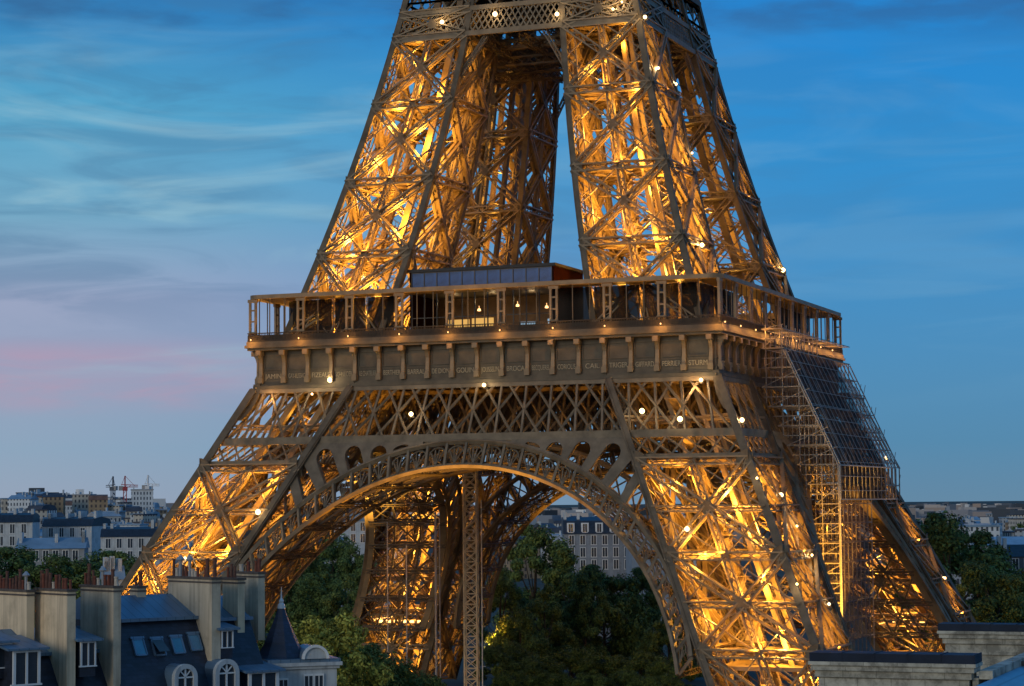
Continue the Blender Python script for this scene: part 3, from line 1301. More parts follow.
# brackets from the legs to the girder
for s in (-1, 1):
    ug.girder((s * wi(96), -wo(96) + .5, 96), (s * (wi(102) - 3.2), -wo(102.5) + .5, 102.5), (0, -1, 0), .5, .5, .12, .2, 1, .08)
UGS = spin(ug.build("upper_girder", IRON, tower), tower)
d2 = MB()
d2.box(-17.6, -17.6, 112.2, 17.6, 17.6, 113.0)
for k in range(-5, 6):
    d2.box(k * 3.3 - .2, -17, 111.2, k * 3.3 + .2, 17, 112.19)
d2.build("upper_deck", IRON_DK, tower)
# beams and hoists crossing the well under the second level
xb = MB()
for z in (101.0, 105.0):
    for y in (-6, 0, 6):
        xb.girder((-wo(z) + 3, y, z), (wo(z) - 3, y, z), (0, 1, 0), 1.2, .8, .2, .25, 1.3, .12)
        xb.girder((y, -wo(z) + 3, z + 1.3), (y, wo(z) - 3, z + 1.3), (1, 0, 0), 1.2, .8, .2, .25, 1.3, .12)
xb.build("well_beams", IRON_DK, tower)

# ---- lamps that sparkle on the ironwork
lm = MB()
lm.lathe((0, 0, 0), [(0.03, -.32), (.17, -.26), (.28, -.14), (.32, 0), (.28, .14), (.17, .26), (.03, .32)], 12)
lamp0 = None


def on_front(px, py, up, off=-.7):
    """where the sight line of that pixel meets the front face"""
    z = 60
    for _ in range(40):
        yy = -wo(z) + off
        p = at(px, py, 100)
        d = p - CAM
        t = (yy - CAM.y) / d.y
        X = CAM + d * t
        z = X.z
        if not up:
            z = min(z, 51.9)
    return X


def on_right(px, py, off=.7):
    z = 60
    for _ in range(40):
        xx = wo(z) + off
        d = at(px, py, 100) - CAM
        X = CAM + d * ((xx - CAM.x) / d.x)
        z = X.z
    return X


LP = [on_front(*p, True) for p in ((442, 22), (495, 14), (557, 14), (613, 9), (622, 2), (645, 17))]
LP += [on_right(*p) for p in ((658, 68), (676, 84), (692, 153), (702, 245), (783, 270))]
LP += [on_front(*p, False) for p in ((330, 380), (312, 394), (411, 414), (484, 385), (701, 380), (642, 411), (680, 419), (687, 529), (258, 512), (185, 558))]
LP += [on_right(*p) for p in ((742, 420), (757, 478), (781, 495), (797, 526), (812, 555), (797, 584), (829, 604), (945, 578), (886, 458), (881, 478))]
for X in LP:
    if lamp0 is None:
        nl_ = len(lm.f)
        lm.box(-.12, .3, -.5, .12, .75, -.25)
        lm.box(-.3, .34, -.5, .3, .62, -.3)
        lamp0 = lm.build("lamp", LAMPM, tower)
        lamp0.data.materials.append(IRON_DK)
        lamp0.data.polygons.foreach_set('material_index', [0] * nl_ + [1] * (len(lm.f) - nl_))
        lamp0.location = X
    else:
        k_ = random.choice((.5, .62, .75, .85, 1.0, 1.15))
        dup(lamp0, tower, X).scale = (k_, k_, k_)
    light('sparkle_light', X + Vector((0, -.9, .1)), 200, (1, .72, .36), .2, tower)

# ---- floodlights inside the ironwork, added lamps outside the leg faces
def quad_lights(z, power, fx, fy, ks=(0, 1, 2, 3), r=.6, col=GOLD):
    """the same lamp in several legs; fx, fy = place across the leg, 0 at its outer faces, 1 at the inner ones"""
    o_, i_ = wo(z), wi(z)
    for k in ks:
        # mirror so that in every second leg the roles of the two directions keep their sense for the viewer
        u, v = (fx, fy) if k % 2 == 0 else (fy, fx)
        p = Vector((-(o_ + (i_ - o_) * u), -(o_ + (i_ - o_) * v), z))
        p.rotate(Matrix.Rotation(ROT[k], 3, 'Z'))
        light("floodlight", p, power, col, r, tower)


FR, BK = (0, 1), (2, 3)
for z, p, fx, fy in ((5, 6000, .24, .22), (9, 6000, .76, .2), (13, 6500, .22, .76), (17, 7000, .3, .18), (20.5, 7000, .78, .3), (24, 7000, .25, .2), (27.5, 6500, .72, .2), (31, 6500, .22, .72),
                     (34, 6000, .3, .2), (37, 4600, .74, .25), (46, 700, .5, .5)):
    quad_lights(z, p * 1.2, fx, fy, FR)
    quad_lights(z, p * .7, .5, .5, BK)
for z, p, fx, fy in ((59.5, 5000, .25, .22), (63, 5600, .75, .2), (67, 5800, .24, .74), (71, 5600, .26, .2), (75, 5200, .76, .22), (79, 4800, .24, .72), (83, 4200, .28, .2), (87, 3600, .74, .24),
                     (91, 2900, .25, .25), (95, 2500, .7, .25), (100, 1700, .3, .25)):
    quad_lights(z, p * 1.15, fx, fy, FR)
    quad_lights(z, p * .16, .5, .5, BK)
def face_lights(k, face, zs):  # added lamps outside the leg faces, to gild the front braces
    for z, p in zs:
        o_, i_ = wo(z) + 1.3, wi(z)
        m_ = (wo(z) + i_) / 2
        z2 = z + 9
        m2 = (wo(z2) + wi(z2)) / 2
        a, b = ((-m_, -o_, z), (-m2, -wo(z2) + .2, z2)) if face == 'front' else ((-o_, -m_, z), (-wo(z2) + .2, -m2, z2))
        a, b = Vector(a), Vector(b)
        M = Matrix.Rotation(ROT[k], 3, 'Z')
        a.rotate(M)
        b.rotate(M)
        light("added_face_light", a, p, GOLD, .25, tower, 120, b, .8)


ZL = [(4, 2600), (15.6, 2600), (27.4, 2400)]
ZU = [(64.5, 1500), (70.4, 1700), (81.4, 1400), (93, 900)]
for k, face in ((0, 'front'), (1, 'side'), (1, 'front'), (2, 'side')):
    face_lights(k, face, ZL + ZU)

for k in range(4):
    for s in (-1, 1):
        M = Matrix.Rotation(ROT[k], 3, 'Z')
        p, a = Vector((s * 34, -wo(10) + 4.0, 8)), Vector((s * 5, -wo(38) + 1.2, 38.6))
        p.rotate(M)
        a.rotate(M)
        light("arch_floodlight", p, 240000, GOLD, .4, tower, 34, a)
for k in (0, 1, 3):
    for i in range(NBAY + 1):
        p = Vector((-HG + .7 + i * (2 * HG - 1.4) / NBAY, -HG - 1.3, 57.25))
        p.rotate(Matrix.Rotation(ROT[k], 3, 'Z'))
        light("gallery_lamp", p, 270, (1, .40, .07), .12, tower)
# grazing lights on the cornice corners and belt
for x in (-31.5, 31.5):
    light("cornice_lamp", (x, -wo(50) - 1.2, 49.0), 420, (1, .55, .2), .15, tower)

# ------------------------------------------------------------------ glass pavilion on the first level
PX0, PX1, PY0, PY1 = -13.2, 8.85, -27.0, -15.3
BLUEG = mat("blue_tinted_glass", (0.02, 0.095, 0.30), 0.2, 0.9, 0.25, spec=0.12)  # tinted glass; uneven sky reflection put in by the colour variation
WARMW = mat("warm_timber_wall", (0.17, 0.10, 0.05), 0.6, 0.3, 0.8)
FRAME = mat("dark_frame", (0.035, 0.035, 0.04), 0.4, 0.2, 1)
pv = tag(empty("glass_pavilion", (0, 0, 56.92)), "low glass pavilion with dark roof and red end wall on the tower's first level", "pavilion")
b = MB()
b.prism([(PX0 - .6, PY0 - .7, 10.05), (PX1 + .3, PY0 - .7, 10.05), (PX1 + .3, PY1 + .5, 10.05), (PX0 - .6, PY1 + .5, 10.05)], (0, 0, .42))
b.build("roof", BLACK, pv)
b = MB()
b.prism([(PX1, PY0 - .3, 0.05), (PX1, PY1, 0.05), (PX1, PY1, 10.04), (PX1, PY0 - .6, 10.04), (PX1, PY0 - .55, 7)], (-0.25, 0, 0))
b.build("end_wall", RED, pv)
b = MB()
b.prism([(PX0, PY0 - .3, 0.05), (PX0, PY1, 0.05), (PX0, PY1, 10.04), (PX0, PY0 - .6, 10.04)], (0.25, 0, 0))
b.build("end_wall", RED, pv)
b = MB()
b.box(PX0 + .26, PY0, 0.02, PX1 - .26, PY1, .3)
b.build("floor", IRON_DK, pv)
b = MB()
b.box(PX0 + .26, PY1 - 3.6, .31, PX1 - .26, PY1 - 3.3, 7.0)
b.build("inner_wall", WARMW, pv)
b = MB()
b.box(PX0 + .26, PY0, 6.9, PX1 - .26, PY1 - .2, 7.3)
b.build("ceiling", IRON_DK, pv)
fr = MB()
pn = 11
for k in range(pn + 1):
    x = PX0 + .3 + k * (PX1 - PX0 - .6) / pn
    fr.box(x - .07, PY0 - .5, .3, x + .07, PY0 - .3, 10.0)
for z in (0.31, 3.4, 6.9, 9.9):
    fr.box(PX0 + .3, PY0 - .46, z, PX1 - .3, PY0 - .32, z + .13)
fr.build("frame", FRAME, pv)
g0 = None
for k in range(pn):
    w_ = (PX1 - PX0 - .6) / pn
    x = PX0 + .3 + (k + .5) * w_
    if g0 is None:
        g = MB()
        g.box(-w_ / 2 + .075, -.02, 0, w_ / 2 - .075, .02, 2.85)
        g0 = g.build("glass_panel", BLUEG, pv)
        g0.location = (x, PY0 - .39, 7.04)
    else:
        dup(g0, pv, (x, PY0 - .39, 7.04))
sc = MB()
sc.box(-1.7, 0, 0, 1.7, .08, 2.4)
s0 = sc.build("lit_screen", emis("lit_screen_glow", (1.0, .55, .13), .75), pv)
s0.location = (-9.2, PY1 - 3.75, 1.4)
dup(s0, pv, (-5.4, PY1 - 3.75, 1.5))
sc = MB()
sc.box(-1.2, 0, 0, 1.2, .08, 1.9)
s1 = sc.build("lit_screen", emis("cool_screen_glow", (.45, .75, 1.0), .5), pv)
s1.location = (5.9, PY1 - 3.75, 1.5)
dup(s1, pv, (1.6, PY1 - 3.75, 1.2))
pl = MB()
pl.lathe((0, 0, 0), [(.03, .5), (.03, .12), (.2, .1), (.28, -.2), (.05, -.25)], 8)
q0 = pl.build("pendant_lamp", LAMPS, pv)
for i, x in enumerate((-3.5, 2.4, 6.8)):
    (q0 if i == 0 else dup(q0, pv, (0, 0, 0))).location = (x, PY0 + 2, 4.6 + .4 * (i % 2))
for x in (-8, -2, 4):
    light("pavilion_light", (x, PY0 + 3.5, 5.9), 90, (1, .66, .3), .3, pv)
CHAIR = mat("pale_blue_canvas", (0.16, 0.24, 0.42), 0.8, 0.2, 2)
ch = MB()
ch.bar((0, -.5, .35), (0, .35, .42), .95, .1, (0, 0, 1))
ch.bar((0, .35, .42), (0, .75, 1.6), .95, .1, (0, -1, 0))
for x in (-.42, .42):
    ch.bar((x, -.45, 0), (x, -.4, .35), .07, .07)
    ch.bar((x, .4, 0), (x, .35, .42), .07, .07)
    ch.bar((x, -.5, .75), (x, .5, .8), .07, .06)
ch0 = None
for i, x in enumerate((-12.4, -11.3, -10.2, -5.4, -4.2, -3.1, -0.4, .8, 2.0, 3.4, 4.7, 6.0)):
    o = ch.build("deck_chair", CHAIR) if ch0 is None else ch0.copy()
    if ch0 is None:
        ch0 = o
    else:
        COL.objects.link(o)
    o.location = (x, -30.2 - .25 * (i % 3), 56.92)
    o.rotation_euler = (0, 0, random.uniform(-.3, .3))
    tag(o, "pale blue canvas chair in the row between gallery railing and glass pavilion", "chair", "chairs along the gallery of the tower")

# ------------------------------------------------------------------ scaffold on the right-hand face
sf = tag(empty("scaffold", (42, -18, 0)), "tall tube scaffold with dark sloping netting wrapped round the tower's right side", "scaffold")
SO = Vector((42, -18, 0))


def xo(z):
    if z < 38.7:
        return 46.5
    if z < 54.8:
        return 46.5 + (39.1 - 46.5) * (z - 38.7) / 16.1
    return 39.1


def xin(z):
    return max(wo(min(z, 50)) + 0.6 if z < 50.5 else 36.0, 36.0)


tb = MB()
dk_ = MB()
ys = [-18 + 2.575 * i for i in range(9)]


def sbar(m_, p, q, w=0.13, n=(1, 0, 0)):
    m_.bar(Vector(p) - SO, Vector(q) - SO, w, w, n, False)


for y in ys:
    # vertical bay below the netting; stands clear of the arch
    if y <= 3:
        for x in (42.0, 44.2, 46.5):
            sbar(tb, (x, y, 0), (x, y, 38.7))
for y in ys + [7.75, 10.3, 12.9, 15.4, 18.0, 20.6, 23.2]:
    # leaning part
    for x in [36.6 + 2.3 * k for k in range(5)]:
        zb = (LO0 - (x - 0.6)) * 50 / (LO0 - LO1)
        zb = max(34.0, zb)
        zt = 58.3 if x <= 39.1 else 38.7 + (46.5 - x) / 7.4 * 16.1
        if y > 3 and zt > 56:
            zt = 55
        if zt > zb:
            sbar(tb, (x, y, zb), (x, y, zt), .12)
    sbar(tb, (xo(54.8), y, 54.8), (46.5, y, 38.7), .16)
    sbar(tb, (46.5, y, 38.7), (46.5, y, 33.9), .15)
z = 1.0
k = 0
while z < 58.4:
    low = z < 38.7
    x0 = 42.0 if z < 31 else xin(z)
    x1 = xo(z)
    if x1 - x0 > .5:
        yl = ys if low and z < 33.5 else ys + [7.75, 10.3, 12.9, 15.4, 18.0, 20.6, 23.2]
        yl = [y for y in yl if y <= 3] if z < 33.5 else yl
        for y in yl:
            if y < -17 or (k % 2 == 0 and y > -16):
                sbar(tb, (x0, y, z), (x1, y, z), .12, (0, 0, 1))
        if k % 2 == 0:
            for x in (x0, x1):
                sbar(tb, (x, yl[0], z), (x, yl[-1], z), .1, (0, 0, 1))
        # plank decks on every level, end bay
        p0_, p1_ = Vector((x0, -18, z + .06)) - SO, Vector((x1, -15.5, z + .06)) - SO
        if k % 2 == 0:
            dk_.box(p0_.x, p0_.y, p0_.z, p1_.x, p1_.y, p1_.z + .07)
        # zigzag brace / stair flight in the end bay
        zz = z + 1.25
        if k % 2 == 0:
            sbar(tb, (x0, -18, z), (x1, -18, min(zz + 1.2, 58.3)), .08, (0, 1, 0))
    z += 1.35
    k += 1
tb.build("tube_frame", TUBE, sf)
dk_.build("plank_deck", PLANK, sf)
nt_ = MB()
NY, NZ = 64, 40


def net_pt(i, r):
    y = -17.9 + 29.5 * i / NY
    t = r / NZ
    z = 54.9 - 16.2 * t
    fold = .28 * abs(sin(y * pi / 2.575)) * abs(sin(t * pi * 7)) + .3 * noise.noise(Vector((y * .5, t * 9, 2.2))) + .12 * noise.noise(Vector((y * 1.9, t * 26, 5)))
    edge = 0 if i < NY else 1.0 * noise.noise(Vector((t * 7, 3, 1)))
    return Vector((xo(z) + .12 + fold * .55, y + edge, z - .3 * fold)) - SO


b0 = len(nt_.v)
for i in range(NY + 1):
    for r in range(NZ + 1):
        nt_.v.append(tuple(net_pt(i, r)))
for i in range(NY):
    for r in range(NZ):
        q = b0 + i * (NZ + 1) + r
        nt_.f.append((q, q + NZ + 1, q + NZ + 2, q + 1))
b0 = len(nt_.v)
for i in range(NY + 1):
    for r in range(13):
        y, z = -17.9 + 29.5 * i / NY, 38.7 - 4.7 * r / 12
        f = .2 * abs(sin(y * pi / 2.575)) + .22 * noise.noise(Vector((y * .6, z * .6, 8)))
        nt_.v.append(tuple(Vector((46.62 + f * .6 * min(1, r / 3), y, z)) - SO))
for i in range(NY):
    for r in range(12):
        q = b0 + i * 13 + r
        nt_.f.append((q, q + 13, q + 14, q + 1))
nt_.build("sloping_netting", NET, sf, True)
nb_ = MB()
for i in range(7):
    y0_, y1_ = -18 + i * 2.575, -18 + (i + 1) * 2.575
    for r in range(8):
        z0_, z1_ = 33.9 - r * 4.2, 33.9 - (r + 1) * 4.2
        nb_.quad(Vector((46.64, y0_, z0_)) - SO, Vector((46.64, y1_, z0_)) - SO, Vector((46.64, y1_, z1_)) - SO, Vector((46.64, y0_, z1_)) - SO)
nb_.build("hanging_netting", NETB, sf)
rb = MB()
for y, w_ in ((-17.9, .15), (-13.2, .09), (-7.5, .08)):
    sbar(rb, (xo(54.8) + .3, y, 54.8), (46.8, y, 38.7), w_)
for z, w_, y1_ in ((47.0, .07, 5), (38.7, .16, 19), (34.0, .13, 20)):
    sbar(rb, (xo(z) + .3, -18, z), (xo(z) + .3, y1_, z), w_)
sbar(rb, (46.7, -18.1, 38.7), (46.7, -18.1, 0), .16)
for i_ in range(12):
    y = -17.9 + 29.0 * i_ / 11 + random.uniform(-.2, .2)
    sbar(rb, (xo(54.8) + .34, y, 54.8), (46.84, y, 38.7), .065)
    sbar(rb, (46.84, y, 38.7), (46.84, y, 34), .065)
z = 53.2
while z > 34:
    sbar(rb, (xo(z) + .36, -18, z), (xo(z) + .36, 11.5 + random.uniform(-1, 2.5), z + random.uniform(-.1, .1)), .06)
    z -= 2.0
for i_ in range(9):
    y = 12 + i_ * 1.5
    sbar(rb, (xo(54) + .1, y, 54 - .3 * i_), (46.5, y, 38.7), .1)
    for z in (36, 39.5, 43, 46.5, 50):
        if i_ < 8:
            sbar(rb, (xo(z), y, z), (xo(z), y + 1.5, z + (1.7 if (i_ + int(z)) % 2 else 0)), .08)
            sbar(rb, (xo(z), y, z), (xo(z) - 2.2, y, z), .08)
rb.build("pale_rail", mat("pale_rail_tube", (.26, .27, .28), .4, .1, 1), sf)
light("scaffold_lamp", Vector((44, -16, 30)) - SO, 300, GOLD, .3, sf)
light("scaffold_lamp", Vector((42, -15, 43)) - SO, 130, (1, .7, .4), .3, sf)

# lattice mast and steel poles standing under the arch
ms = MB()
mh = 41.0
for sx in (-.95, .95):
    for sy in (-.95, .95):
        ms.bar((sx, sy, 0), (sx, sy, mh), .22, .22)
nseg = 26
for k in range(nseg):
    z0_, z1_ = mh * k / nseg, mh * (k + 1) / nseg
    for a, c in (((-.95, -.95), (.95, -.95)), ((.95, -.95), (.95, .95)), ((.95, .95), (-.95, .95)), ((-.95, .95), (-.95, -.95))):
        n_ = (0, 1, 0) if a[1] == c[1] else (1, 0, 0)
        ms.bar((*a, z0_), (*c, z1_), .13, .08, n_, False)
        ms.bar((*c, z0_), (*a, z1_), .13, .08, n_, False)
        ms.bar((*a, z1_), (*c, z1_), .13, .08, n_, False)
MASTM = mat("dull_grey_steel", (.44, .345, .22), .5, .2, .6)
o = ms.build("lattice_mast", MASTM)
o.location = (-11.2, -10.2, 0)
o.rotation_euler = (0, 0, .25)
tag(o, "square grey lattice mast rising from the ground to the crown of the arch", "mast")
for px, py, D, lab in ((389, 522, 352, "thin pale steel pole left of the floodlit lift scaffold in the arch"),
                       (408, 545, 356, "thin short pale steel pole in front of the floodlit back leg"),
                       (437, 512, 350, "thicker pale steel pole between the back leg and the lattice mast"),
                       (483, 500, 340, "thin pale steel pole standing just right of the lattice mast")):
    X = at(px, py, D)
    m_ = MB()
    wv = .26 if px == 437 else .15
    m_.bar((-.3, 0, 0), (-.3, 0, X.z), wv, wv)
    if px == 437:
        m_.bar((.4, 0, 0), (.4, 0, X.z - 1), .12, .12)
    z = 3
    while z < X.z - 1:
        m_.bar((-.3, 0, z), (.25, 0, z), .06, .06, (0, 0, 1))
        z += 3.0
    o = m_.build("steel_pole", mat("pale_steel", (.55, .53, .48), .4, .1, 1) if px == 389 else bpy.data.materials["pale_steel"])
    o.location = (X.x, X.y, 0)
    tag(o, lab, "pole")

# ------------------------------------------------------------------ trees
def leaf_mat(name, c1, c2):
    m = bpy.data.materials.new(name)
    m.use_nodes = True
    t = m.node_tree
    b = t.nodes['Principled BSDF']
    tcn = N(t, 'ShaderNodeTexCoord')
    n = N(t, 'ShaderNodeTexNoise')
    t.links.new(tcn.outputs['Object'], n.inputs['Vector'])
    n.inputs['Scale'].default_value = 0.5
    n.inputs['Detail'].default_value = 4
    g = N(t, 'ShaderNodeNewGeometry')
    f = math_n(t, 'ADD', math_n(t, 'MULTIPLY', n.outputs[0], .6), math_n(t, 'MULTIPLY', g.outputs['Random Per Island'], .4))
    c = ramp_n(t, f, [(0.25, c1), (0.7, c2)])
    t.links.new(c, b.inputs['Base Color'])
    b.inputs['Roughness'].default_value = 0.75
    b.inputs['Specular IOR Level'].default_value = 0.2
    return m


BARK = mat("bark", (0.07, 0.055, 0.04), 0.9, 0.4, 1.5)
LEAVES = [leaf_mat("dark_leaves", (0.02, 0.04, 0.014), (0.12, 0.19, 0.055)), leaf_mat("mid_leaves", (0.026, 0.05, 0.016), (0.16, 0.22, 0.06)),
          leaf_mat("floodlit_leaves", (0.06, 0.075, 0.014), (0.46, 0.44, 0.08))]  # bright leaves: the tower's gold floodlight is put into their colour


def tree_meshes(seed, H, Rr, nl, per, leaf, spread=0.53):
    rnd = random.Random(seed)
    tr = MB()

    def limb(p, q, r0, r1, n=7):
        p, q = Vector(p), Vector(q)
        a = (q - p).normalized()
        s = a.orthogonal().normalized()
        t = a.cross(s)
        b0 = len(tr.v)
        for c, r in ((p, r0), (q, r1)):
            for k in range(n):
                th = 2 * pi * k / n
                tr.v.append(tuple(c + s * r * cos(th) + t * r * sin(th)))
        for k in range(n):
            j = (k + 1) % n
            tr.f.append((b0 + k, b0 + j, b0 + n + j, b0 + n + k))
    hb = H * 0.28
    limb((0, 0, -.3), (rnd.uniform(-.3, .3), rnd.uniform(-.3, .3), hb), H * .022, H * .016, 9)
    limb((0, 0, hb), (rnd.uniform(-.6, .6), rnd.uniform(-.6, .6), H * .8), H * .016, H * .004)
    cr = MB()
    cz = H * spread
    lobes = []
    for i in range(nl):
        while True:
            x, y, z = rnd.uniform(-1, 1), rnd.uniform(-1, 1), rnd.uniform(-1, 1)
            d = sqrt(x * x + y * y + z * z)
            if 0.25 < d < 1:
                break
        k = 0.45 + .62 * d ** 1.5
        p = Vector((x / d * k * Rr * (1 - .25 * max(0, z)), y / d * k * Rr * (1 - .25 * max(0, z)), cz + z / d * k * (H - cz) * .93))
        r = Rr * rnd.uniform(.15, .36)
        lobes.append((p, r))
        if i % 3 == 0:
            limb((0, 0, hb + (p.z - hb) * .35 if p.z > hb else hb), tuple(p), H * .006, H * .0015, 5)
    for p, r in lobes:
        for j in range(per):
            v = Vector((rnd.gauss(0, 1), rnd.gauss(0, 1), rnd.gauss(0, 1))).normalized()
            rad = r * (rnd.random() ** .4) * (1 + .25 * noise.noise(v * 2 + p))
            c = p + Vector((v.x, v.y, v.z * .75)) * rad
            n = (v + Vector((rnd.uniform(-.8, .8), rnd.uniform(-.8, .8), rnd.uniform(-.2, .9)))).normalized()
            s = n.orthogonal().normalized()
            s.rotate(Matrix.Rotation(rnd.uniform(0, 2 * pi), 3, n))
            t = n.cross(s)
            L = leaf * rnd.uniform(.6, 1.35)
            b0 = len(cr.v)
            cr.v += [tuple(c - s * L * .5), tuple(c + t * L * .28), tuple(c + s * L * .55 + n * L * .1), tuple(c - t * L * .28)]
            cr.f.append((b0, b0 + 1, b0 + 2, b0 + 3))
    return tr, cr


PROTO = []
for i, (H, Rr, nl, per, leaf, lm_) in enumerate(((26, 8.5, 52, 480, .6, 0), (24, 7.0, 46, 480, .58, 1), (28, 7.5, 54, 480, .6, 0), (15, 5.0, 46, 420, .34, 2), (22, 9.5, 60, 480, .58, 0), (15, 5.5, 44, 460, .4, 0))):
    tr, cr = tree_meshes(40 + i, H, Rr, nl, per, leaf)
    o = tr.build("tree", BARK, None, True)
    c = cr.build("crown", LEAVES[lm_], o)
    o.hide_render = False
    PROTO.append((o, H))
used = set()


def tree(kind, px, py, D, label, group=None, wide=1.0):
    X = at(px, py, D)
    g = ground_z(D, px)
    o, H = PROTO[kind]
    if kind not in used:
        used.add(kind)
        t = o
    else:
        t = copy_tree(o)
    s = (X.z - g) / H
    t.location = (X.x, X.y, g)
    t.scale = (s * wide, s * wide, s)
    t.rotation_euler = (0, 0, random.uniform(0, 6.28))
    tag(t, label, "tree", group)
    return t


G1 = "dark trees seen through the great arch"
L1 = "dark green park tree among the trees under the great arch"
for kind, px, py, D, w in ((2, 500, 566, 415, .9), (0, 533, 524, 440, .9), (1, 570, 548, 432, .95), (4, 604, 566, 412, .9), (0, 640, 568, 420, .85), (4, 668, 612, 398, .9),
                           (1, 545, 585, 400, .9), (2, 585, 575, 405, .8), (4, 520, 612, 392, .85), (4, 690, 622, 420, .9), (1, 632, 600, 440, .9)):
    tree(kind, px, py, D, L1, G1, w)
G2 = "dark trees left of the floodlit back leg"
L2 = "dark tree behind the pointed slate turret and beside the floodlit back leg"
for kind, px, py, D, w in ((0, 300, 548, 470, .9), (4, 332, 536, 500, .9), (2, 356, 545, 460, .8), (0, 318, 572, 440, .9), (4, 290, 575, 455, 1), (1, 346, 575, 430, .9)):
    tree(kind, px, py, D, L2, G2, w)
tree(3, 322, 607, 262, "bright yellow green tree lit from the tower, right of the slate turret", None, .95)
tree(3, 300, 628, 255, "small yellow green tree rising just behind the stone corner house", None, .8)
tree(5, 350, 632, 272, "dark bushy tree in front of the back leg, right of the yellow green trees", None, .9)
tree(5, 388, 655, 280, "low dark olive tree at the foot of the floodlit back leg", None, 1.0)
tree(5, 420, 668, 290, "lowest dark shrub like tree left of the lattice mast", None, 1.0)
for kind, px, py, D, w in ((5, 505, 640, 372, 1.3), (5, 535, 655, 366, 1.4), (5, 570, 645, 370, 1.3), (5, 604, 650, 368, 1.4), (5, 640, 648, 366, 1.3), (5, 672, 655, 360, 1.3), (5, 552, 668, 350, 1.4), (5, 622, 668, 352, 1.4), (5, 515, 670, 352, 1.3), (5, 588, 670, 348, 1.4), (5, 660, 672, 346, 1.3)):
    tree(kind, px, py, D, "low dark bushy tree in front of the taller trees under the great arch", "low bushes under the great arch", w)
G3 = "dark trees right of the tower"
tree(4, 950, 514, 430, "tall dark round tree right of the tower's far leg, largest of its group", G3, 1.0)
tree(0, 925, 530, 440, "dark tree half hidden behind the tower's far right leg", G3, .9)
tree(2, 978, 534, 445, "dark tree just right of the tall round tree", G3, .9)
tree(4, 990, 563, 395, "broad dark tree above the back stone parapet", G3, .9)
tree(0, 1024, 574, 400, "dark tree cut by the right edge above the blue roof", G3, .9)
tree(1, 960, 585, 390, "lower dark tree above the left end of the back stone parapet", G3, .9)
tree(0, 1060, 560, 430, "dark tree outside the group towards the dark pitched roof", G3, .9)
G4 = "row of dark trees beyond the chimneys"
L4 = "low dark tree in the row between the chimney pots and the white houses"
for i, (px, py) in enumerate(((-30, 552), (-4, 548), (22, 553), (48, 556), (72, 557), (96, 552), (112, 553), (128, 566))):
    tree((0, 4, 1, 2)[i % 4], px, py, 455 + 12 * (i % 3), L4, G4, 1.25)

# ------------------------------------------------------------------ the city
SLATE = slates("slate_roof", (0.020, 0.032, 0.062))
ZINC = seamed("zinc_roof", (0.125, 0.215, 0.32), 0.62)  # reflected blue of the sky is put into the zinc colours
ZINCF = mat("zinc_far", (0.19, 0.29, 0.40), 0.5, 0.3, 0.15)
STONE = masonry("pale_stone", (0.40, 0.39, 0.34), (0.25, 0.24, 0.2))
PALE = streaky("pale_render", (0.47, 0.52, 0.55), (.25, .28, .31))  # bluish cast of skylight is put into the pale wall colour
WFAR = [windowed("far_wall_white", (0.62, 0.68, 0.72), (0.06, 0.08, 0.11)), windowed("far_wall_cream", (0.52, 0.50, 0.44), (0.05, 0.06, 0.08), 2.3, 3.2),  # far white walls: skylight's blue cast put into the colour
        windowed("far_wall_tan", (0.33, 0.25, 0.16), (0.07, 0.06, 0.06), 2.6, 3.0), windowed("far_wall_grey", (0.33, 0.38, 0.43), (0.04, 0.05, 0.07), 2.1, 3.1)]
RFAR = [ZINCF, mat("slate_far", (0.05, 0.06, 0.085), 0.6, 0.3, .2), mat("red_tile_far", (0.17, 0.10, 0.08), 0.7, 0.3, .2), mat("pale_roof_far", (0.33, 0.36, 0.40), 0.6, 0.25, .15)]


